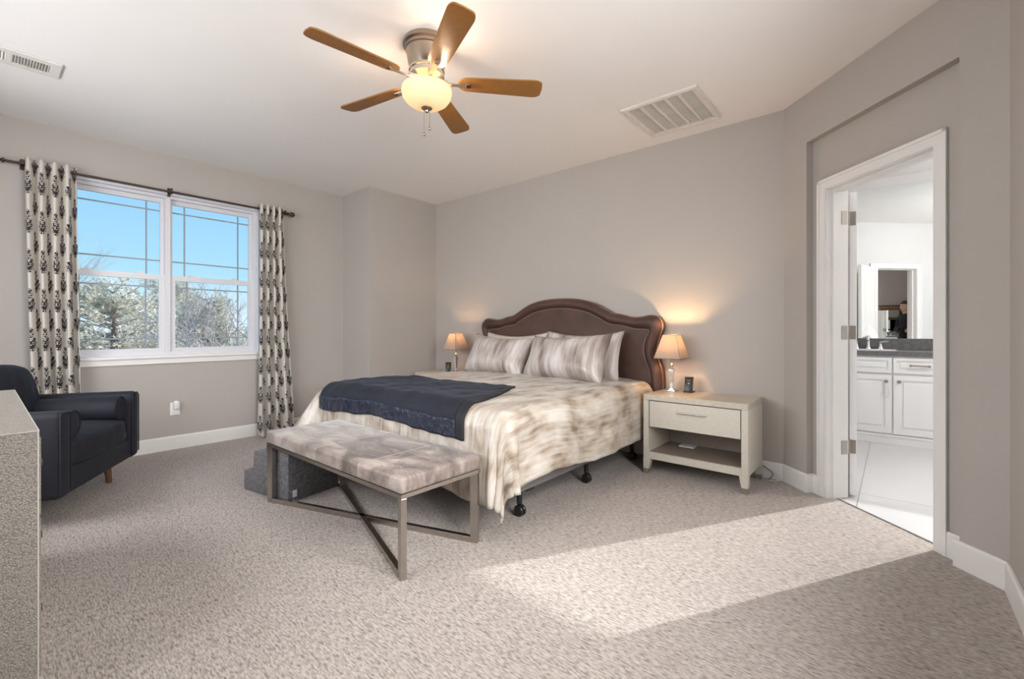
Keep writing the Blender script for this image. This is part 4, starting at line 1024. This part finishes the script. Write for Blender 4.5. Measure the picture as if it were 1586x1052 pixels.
for i, (a, b) in enumerate(((-.405, -.022), (-.010, .373), (.385, .745))):
    dd = panel_front('door', a, b, .105, .675, .05)
    kx = b - .042 if i == 0 else a + .042; kz = .612
    mb = MB(); mb.tube([(kx, VY - .018, kz), (kx, VY - .032, kz)], .006, 10); mb.box((kx - .014, VY - .042, kz - .014), (kx + .014, VY - .031, kz + .014), bev=.004); mb.build('knob', 'foot_cap', dd)
    dd = panel_front('drawer', a, b, .695, .842, .028)
    if i:
        cx = (a + b) / 2; mb = MB(); mb.tube([(cx - .07, VY - .040, .772), (cx + .07, VY - .040, .772)], .006, 10)
        for s in (-.065, .065): mb.tube([(cx + s, VY - .040, .772), (cx + s, VY - .018, .772)], .006, 8); mb.box((cx + s - .009, VY - .048, .763), (cx + s + .009, VY - .034, .781), bev=.002)
        mb.build('pull', 'foot_cap', dd)
mb = MB(); mb.tube(smooth_path([(-.064, VY - .044, .600), (-.05, VY - .04, .55), (-.045, VY - .035, .49), (-.07, VY - .03, .455), (-.10, VY - .03, .475), (-.095, VY - .03, .50)]), .003, 6); tag(mb.build('door_strap', 'cord_white', smooth=True), 'thin white loop hanging from a vanity door knob', 'strap')
ct = thing('vanity_countertop', (.02, 6.0, .86), 'dark grey stone countertop on the bathroom vanity', 'countertop')
mb = MB(); mb.box((VX0 - .01, VY - .03, .859), (VX1 + .01, 6.264, .905), bev=.004); mb.build('slab', 'counter_grey', ct)
mb = MB(); mb.box((VX0 - .01, 6.242, .905), (VX1 + .01, 6.264, 1.018), bev=.003); mb.build('backsplash', 'counter_grey', ct)
mb = MB(); t_ = [(.19, .0), (.20, .006), (.185, .008), (.17, .002)]; mb.lathe([(.165, .9052), (.175, .910), (.185, .910), (.19, .9055)], 32, M=Tr(-.19, 6.0, 0) @ Matrix.Diagonal((1.1, .72, 1, 1)), cap=False); mb.build('sink_rim', 'cabinet_white', ct, smooth=True)
fc = thing('faucet', (-.19, 6.17, .906), 'chrome two-handle faucet on the bathroom vanity', 'faucet')
fx, fy, fz = -.215, 6.175, .905
mb = MB(); mb.lathe([(.028, fz), (.026, fz + .012), (.016, fz + .03), (.013, fz + .06)], 16, M=Tr(fx, fy, 0)); mb.tube(smooth_path([(fx, fy, fz + .05), (fx, fy, fz + .115), (fx, fy - .03, fz + .135), (fx, fy - .09, fz + .125), (fx, fy - .115, fz + .095)]), [.014] * 16 + [.012] * 17, 12); mb.build('spout', 'chrome', fc, smooth=True)
for s, dxh in ((-.10, -.07), (.10, .07)):
    mb = MB(); mb.lathe([(.026, fz), (.024, fz + .012), (.014, fz + .035), (.012, fz + .065), (.016, fz + .075), (0, fz + .085)], 16, M=Tr(fx + s, fy, 0)); mb.tube([(fx + s, fy, fz + .075), (fx + s + dxh, fy - .01, fz + .088)], [.009, .006], 10); mb.build('handle', 'chrome', fc, smooth=True)
mi = thing('vanity_mirror', (.02, BY1, 1.022), 'large frameless mirror on the wall above the bathroom vanity', 'mirror')
mb = MB(); mb.box((-.66, BY1 - .008, 1.022), (.74, BY1 - .0005, 2.64)); mb.build('mirror_glass', 'mirror_glass', mi)
bl_ = thing('added_bathroom_light', (1.35, 4.6, H), 'unseen round ceiling light added to brighten the bathroom', 'ceiling light')  # out-of-view fixture, added because the bathroom was too dim
mb = MB(); mb.lathe([(.16, H - .001), (.165, H - .02), (.15, H - .03)], 32, M=Tr(1.35, 4.6, 0)); mb.build('base', 'brushed_nickel', bl_, smooth=True)
mb = MB(); mb.lathe([(.15, H - .03), (.14, H - .06), (.09, H - .085), (0, H - .092)], 32, M=Tr(1.35, 4.6, 0), cap=False); mb.build('diffuser', 'bowl_glass', bl_, smooth=True)
light('bathroom_fill_light', 'POINT', (0, 0, -.20), 42, (1.0, 0.93, 0.85), parent=bl_, shadow_soft_size=.12)

# ------------------------------------------------------------------ behind the camera: framed mirror, tripod camera, photographer
fm_ = thing('framed_mirror', (-.42, YR, .6), 'dark wood framed mirror on the wall behind the camera', 'mirror')
gx0, gx1, gz0, gz1, fwid = -0.95, .19, .55, 1.66, .115
mb = MB(); yb, yf = YR + .004, YR + .045
for lo, hi in (((gx0, gz0), (gx1, gz0 + fwid)), ((gx0, gz1 - fwid), (gx1, gz1)), ((gx0, gz0 + fwid), (gx0 + fwid, gz1 - fwid)), ((gx1 - fwid, gz0 + fwid), (gx1, gz1 - fwid))): mb.box((lo[0], yb, lo[1]), (hi[0], yf, hi[1]), bev=.008)
mb.build('frame', 'gilt_wood', fm_)
mb = MB(); i_ = .05
for lo, hi in (((gx0 + i_, gz0 + i_), (gx1 - i_, gz0 + i_ + .012)), ((gx0 + i_, gz1 - i_ - .012), (gx1 - i_, gz1 - i_)), ((gx0 + i_, gz0 + i_), (gx0 + i_ + .012, gz1 - i_)), ((gx1 - i_ - .012, gz0 + i_), (gx1 - i_, gz1 - i_))): mb.box((lo[0], yf - .004, lo[1]), (hi[0], yf + .006, hi[1]), bev=.003)
mb.build('gilt_bead', 'gilt_line', fm_)
mb = MB(); mb.box((gx0 + fwid - .01, yb, gz0 + fwid - .01), (gx1 - fwid + .01, yb + .015, gz1 - fwid + .01)); mb.build('mirror_glass', 'mirror_glass', fm_)

# tripod with camera
FV = Vector((FX, FY, 0)); RV = Vector((FY, -FX, 0))
def cl3(f, r, z): return FV * f + RV * r + Vector((0, 0, z))
tp = thing('tripod', (FV * -.13).to_tuple(), 'black tripod seen in the bathroom mirror', 'tripod')
for k in range(3):
    a = math.radians(120 * k); p0 = cl3(-.13 + .03 * math.cos(a), .03 * math.sin(a), .92); p1 = cl3(-.13 + .2 * math.cos(a), .2 * math.sin(a), .008)
    mb = MB(); mb.tube([p0, p0.lerp(p1, .5), p0.lerp(p1, .5), p1], [.014, .014, .010, .010], 8); mb.build('leg', 'black_plastic', tp, smooth=True)
mb = MB(); c0 = cl3(-.13, 0, 0); mb.lathe([(.03, .90), (.045, .92), (.03, .95), (.016, .955), (.016, 1.03), (.035, 1.035), (.035, 1.055), (0, 1.056)], 14, M=Tr(c0.x, c0.y, 0)); mb.build('head', 'black_plastic', tp, smooth=True)
cmr = thing('camera', (FV * -.13 + Vector((0, 0, 1.058))).to_tuple(), 'black camera on a tripod seen in the bathroom mirror', 'camera')
RCM = Matrix(((RV.x, FV.x, 0, 0), (RV.y, FV.y, 0, 0), (0, 0, 1, 0), (0, 0, 0, 1)))
mb = MB(); mb.box((-.07, -.165, 1.058), (.07, -.105, 1.158), M=RCM, bev=.01); mb.box((-.028, -.16, 1.15), (.028, -.10, 1.185), M=RCM, bev=.008); mb.build('body', 'black_plastic', cmr, smooth=True)
mb = MB(); mb.lathe([(.038, -.107), (.040, -.06), (.043, -.055), (.043, -.03), (.036, -.028), (.033, -.038), (0, -.045)], 24, M=Tr(0, 0, 1.12) @ RCM @ Matrix.Rotation(-PI / 2, 4, 'X')); mb.build('lens', 'black_plastic', cmr, smooth=True)
# photographer, standing behind the tripod
def skin_chain(m, chain, prev=None):
    """chain: list of (point, radius); returns list of bmesh verts"""
    out = []
    lay = m.verts.layers.skin.verify()
    for p, r in chain:
        v = m.verts.new(p); v[lay].radius = (r, r)
        if prev is not None: m.edges.new((prev, v))
        prev = v; out.append(v)
    return out
def skin_build(name, m, mat, parent, org, root_v=None, sub=2):
    lay = m.verts.layers.skin.verify()
    m.verts.ensure_lookup_table()
    for v in m.verts: v[lay].use_root = False
    (root_v or m.verts[0])[lay].use_root = True
    bmesh.ops.translate(m, verts=m.verts[:], vec=-Vector(org))
    me = bpy.data.meshes.new(name); m.to_mesh(me); m.free(); me.materials.append(MATS[mat])
    o = bpy.data.objects.new(name, me); C.objects.link(o); o.parent = parent
    k = o.modifiers.new('skin', 'SKIN'); k.use_smooth_shade = True
    ss = o.modifiers.new('sub', 'SUBSURF'); ss.levels = sub; ss.render_levels = sub
    return o
PB, PR = -.42, -.105            # pelvis: back from the lens, sideways
person = thing('person', cl3(PB, PR + .02, 0).to_tuple(), 'person in dark clothes standing behind the tripod, seen in the mirror', 'person')
def b3(f, r, z): return cl3(PB + f, PR + r, z)
m_ = bmesh.new()
body = skin_chain(m_, [(b3(0, 0, .90), .135), (b3(0, 0, 1.02), .125), (b3(.0, 0, 1.18), .135), (b3(.01, 0, 1.33), .130), (b3(.015, 0, 1.42), .085), (b3(.025, 0, 1.48), .052)])
sh_ = body[3]
hands = []
for sg in (-1, 1):
    arm = skin_chain(m_, [(b3(.0, sg * .10, 1.375), .075), (b3(-.01, sg * .165, 1.34), .058), (b3(.02, sg * .185, 1.10), .045), (b3(.16, sg * .125 + .09, 1.06), .036), (b3(.205, sg * .088 + .14, 1.075), .028)], sh_)
    leg = skin_chain(m_, [(b3(0, sg * .085, .80), .095), (b3(.01, sg * .09, .50), .065), (b3(-.01, sg * .09, .14), .045), (b3(-.01, sg * .09, .075), .045), (b3(.11, sg * .10, .042), .038)], body[0])
skin_build('body', m_, 'dark_cloth', person, person.location, body[0])
hm = MB(); c = b3(.04, 0, 1.60)
def headf(u, v):
    a, b = 2 * PI * u, PI * v; x, y, z = math.sin(b) * math.cos(a), math.sin(b) * math.sin(a), math.cos(b)
    w = .074 * (1 - .16 * max(0, -z)); dpt = .094 + .012 * (1 if y > 0 else 0) * max(0, -z)
    yy = y * dpt; zz = z * .118
    if y > .55: yy += .016 * math.exp(-((x / .16) ** 2 + ((z + .12) / .18) ** 2)) - .010 * math.exp(-(((abs(x) - .38) / .16) ** 2 + ((z - .1) / .14) ** 2))
    return c + RV * (x * w) + FV * yy + Vector((0, 0, zz))
hm.grid(headf, 40, 30)
for sg in (-1, 1):
    e_ = c + RV * (sg * .076) + Vector((0, 0, -.005)); hm.tube([e_ + Vector((0, 0, -.028)), e_ + RV * (sg * .008), e_ + Vector((0, 0, .028))], [.006, .014, .007], 8)
hm.tube([b3(.02, 0, 1.44), b3(.03, 0, 1.53)], [.055, .052], 14)
head_ = hm.build('head', 'skin', person, smooth='all', weld=True)
for sg in (-1, 1):
    em_ = MB(); ec = c + RV * (sg * .029) + FV * .083 + Vector((0, 0, .012)); em_.lathe([(0, -.009), (.008, -.005), (.010, 0), (.008, .005), (0, .009)], 12, M=Tr(*ec)); em_.build('eye', 'black_plastic', head_, smooth=True)
mo = MB(); mc_ = c + FV * .094 + Vector((0, 0, -.058)); mo.tube([mc_ - RV * .022 - FV * .006, mc_, mc_ + RV * .022 - FV * .006], [.003, .0055, .003], 8); mo.build('mouth', 'gilt_wood', head_, smooth=True)
hr = MB()
def hairf(u, v):
    a, b = 2 * PI * u, PI * .60 * v; x, y, z = math.sin(b) * math.cos(a), math.sin(b) * math.sin(a), math.cos(b)
    k = 1.08
    if y > .3 and z < .55: k = 1.08 - .16 * min(1, (.55 - z) / .2)
    return c + RV * (x * .077 * k) + FV * (y * .098 * k - .006) + Vector((0, 0, z * .122 * k + .004))
hr.grid(hairf, 36, 16); hr.build('hair', 'hair_brown', head_, smooth='all', weld=True)
for sg in (-1, 1):
    m_ = bmesh.new(); wv = b3(.205, sg * .088 + .14, 1.075); pal = b3(.245, sg * .085 + .15, 1.085)
    pv = skin_chain(m_, [(wv, .024), (b3(.225, sg * .087 + .145, 1.08), .028), (pal, .026)])
    for k in range(4):
        z0 = 1.108 - .017 * k; L = (.030, .034, .031, .025)[k]
        skin_chain(m_, [(b3(.262, sg * .084 + .155, z0), .0095), (b3(.262 + L, sg * .080 + .158, z0), .0085), (b3(.262 + L * 1.45, sg * .064 + .16, z0), .0075), (b3(.262 + L * 1.3, sg * .054 + .16, z0), .0065)], pv[2])
    skin_chain(m_, [(b3(.232, sg * .070 + .15, 1.105), .011), (b3(.248, sg * .056 + .155, 1.122), .009), (b3(.262, sg * .050 + .158, 1.132), .007)], pv[1])
    skin_build('hand', m_, 'skin', person, person.location, pv[0])
for sg in (-1, 1):
    so = MB(); so.box((-.042, -.09, 0), (.042, .17, .05), M=Tr(*b3(0, sg * .095, 0)) @ RCM, bev=.02, seg=3); so.build('shoe', 'black_plastic', person, smooth=True)

# ------------------------------------------------------------------ outdoors
GZ = -3.2
mb = MB(); mb.prism([(-5.5, -60), (-5.5, 70), (-160, 90), (-160, -80)], GZ - .2, GZ); struct(mb.build('ground', 'ground_dry'))
def ray(px):
    a = (px - 793) / 700.0; return Vector((FX + a * FY, FY - a * FX))
def at(px, d): r = ray(px); return r * d
def pine(px, d, ztop, R_, label, seed, n_br=150):
    rnd = random.Random(seed); c = at(px, d)
    t = thing('pine_tree', (c.x, c.y, GZ), label, 'tree', 'trees outside the window')
    mb = MB(); mb.tube([(c.x, c.y, GZ), (c.x + .05, c.y, GZ + (ztop - GZ) * .5), (c.x, c.y + .04, ztop - .5)], [.16, .11, .03], 8); tk = mb.build('trunk', 'bark', t, smooth=True)
    br = MB(); fo = MB()
    for i in range(n_br):
        f_ = rnd.random() ** .8; zb = ztop - .35 - f_ * 3.4
        L = R_ * (.22 + .78 * min(1, (ztop - zb) / 2.1)) * rnd.uniform(.65, 1.05); a = rnd.uniform(0, 2 * PI); upk = rnd.uniform(.25, .75)
        p0 = Vector((c.x, c.y, zb)); pts = []
        for k in range(7):
            s = k / 6; pts.append(p0 + Vector((math.cos(a + .2 * s) * L * s, math.sin(a + .2 * s) * L * s, upk * L * .55 * s * s + .10 * s)))
        br.tube(pts, [.028, .022, .018, .014, .011, .008, .004], 5)
        for k in range(32):
            s = rnd.uniform(.32, 1.02); j = min(int(s * 6), 5); p = pts[j].lerp(pts[min(j + 1, 6)], s * 6 - j if s < 1 else 1.0)
            p = p + Vector((rnd.gauss(0, .11), rnd.gauss(0, .11), rnd.gauss(.02, .09)))
            ax = Vector((math.cos(a) + rnd.gauss(0, .6), math.sin(a) + rnd.gauss(0, .6), .9 + rnd.gauss(0, .4))).normalized()
            for q in range(9):
                dv = (ax + Vector((rnd.gauss(0, .55), rnd.gauss(0, .55), rnd.gauss(0, .45)))).normalized() * rnd.uniform(.07, .13)
                sd_ = dv.cross(Vector((rnd.gauss(0, 1), rnd.gauss(0, 1), rnd.gauss(0, 1)))).normalized() * .010
                fo.face(fo.verts([p - sd_, p + sd_, p + dv]))
    br.build('branches', 'bark_grey', t, smooth=True, recalc=False); fo.build('foliage', 'pine_needles', t, recalc=False)
pine(175, 10.5, 2.35, 1.75, 'full pale-green pine tree filling the left window half', 1)
pine(262, 18.5, 3.3, 1.7, 'pine tree standing behind the window mullion', 2, 120)
pine(318, 14.5, 2.45, 1.25, 'lower pine tree left of the bare tree', 3, 140)
def bare(px, d, ztop, label, seed, spread=.5):
    rnd = random.Random(seed); c = at(px, d); t = thing('bare_tree', (c.x, c.y, GZ), label, 'tree', 'trees outside the window')
    tr = MB(); mb = MB()
    tr.tube([(c.x, c.y, GZ), (c.x + .03, c.y + .02, GZ + 1.2), (c.x, c.y + .05, GZ + 2.4)], [.13, .10, .08], 8); tr.build('trunk', 'bark_grey', t, smooth=True)
    def grow(p, dv, L, r, lev):
        q = p + dv * L; md = p.lerp(q, .5) + Vector((rnd.gauss(0, 1), rnd.gauss(0, 1), rnd.gauss(0, 1))) * L * .05
        mb.tube([p, md, q], [r, r * .85, r * .65], 5 if lev < 3 else 4, cap=False)
        if lev >= 6: return
        for k in range(2 if rnd.random() < .6 else 3):
            d2_ = (dv + Vector((rnd.gauss(0, spread), rnd.gauss(0, spread), rnd.gauss(.12, .25)))).normalized(); grow(q if k < 2 else md, d2_, L * rnd.uniform(.68, .86), r * .62, lev + 1)
    base = Vector((c.x, c.y + .05, GZ + 2.35)); hgt = ztop - base.z
    for k in range(4): grow(base, Vector((rnd.gauss(0, .35), rnd.gauss(0, .35), 1)).normalized(), hgt * .30, .05, 0)
    mb.build('branches', 'bark_grey', t, smooth=True, recalc=False)
bare(356, 9.4, 1.9, 'bare leafless tree seen in the right window half', 4)
bare(70, 25.0, 5.6, 'tall bare tree whose twig tips show at the left window edge', 9, .30)
def shrub(px, d, ztop, R_, label, seed):
    rnd = random.Random(seed); c = at(px, d); fo = MB()
    for i in range(2600):
        a = rnd.uniform(0, 2 * PI); ph = math.acos(rnd.uniform(-.2, 1)); rr = R_ * rnd.uniform(.75, 1.05)
        p = Vector((c.x + rr * math.sin(ph) * math.cos(a), c.y + rr * math.sin(ph) * math.sin(a), GZ + (ztop - GZ) * rnd.uniform(.72, 1.0) * (.35 + .65 * math.cos(ph))))
        dv = Vector((rnd.gauss(0, 1), rnd.gauss(0, 1), rnd.gauss(.6, .7))).normalized() * rnd.uniform(.10, .24); sd_ = dv.cross(Vector((rnd.gauss(0, 1), rnd.gauss(0, 1), rnd.gauss(0, 1)))).normalized() * .022
        fo.face(fo.verts([p - sd_, p + sd_, p + dv]))
    t = thing('shrub', (c.x, c.y, GZ), label, 'shrub', 'scrub beyond the trees')
    fo.build('foliage', 'brush', t, recalc=False); st_ = MB()
    for k in range(5): st_.tube([(c.x + rnd.gauss(0, .1), c.y + rnd.gauss(0, .1), GZ), (c.x + rnd.gauss(0, R_ * .4), c.y + rnd.gauss(0, R_ * .4), GZ + (ztop - GZ) * .7)], [.04, .015], 5)
    st_.build('stems', 'bark_grey', t)
for i, (px, d, zt_, R_) in enumerate(((115, 20, .5, .95), (205, 22.5, .55, .95), (318, 21, .5, .9), (378, 23.0, .8, .95), (455, 20, .7, .95))):
    nth = ['first', 'second', 'third', 'fourth', 'fifth'][i]
    shrub(px, d, zt_, R_, 'dry tan shrub beyond the trees outside, %s from the left' % nth, 40 + i)
# continuous thicket on the horizon: nobody could count it
rnd = random.Random(77); fo = MB()
for i in range(16000):
    px = rnd.uniform(-150, 620); d = rnd.uniform(27, 34); c = at(px, d); top = 1.0 + .45 * mnoise.noise(Vector((px * .02, d * .3, 0))) + .25 * mnoise.noise(Vector((px * .09, d, 3)))
    p = Vector((c.x, c.y, GZ + (top - GZ) * rnd.random() ** .6)); dv = Vector((rnd.gauss(0, 1), rnd.gauss(0, 1), rnd.gauss(.9, .7))).normalized() * rnd.uniform(.2, .5); sd_ = dv.cross(Vector((rnd.gauss(0, 1), rnd.gauss(0, 1), rnd.gauss(0, 1)))).normalized() * .05
    fo.face(fo.verts([p - sd_, p + sd_, p + dv]))
tag(fo.build('scrub_thicket', 'brush', recalc=False), 'pale scrub thicket along the horizon outside the window', 'scrub', kind='stuff')
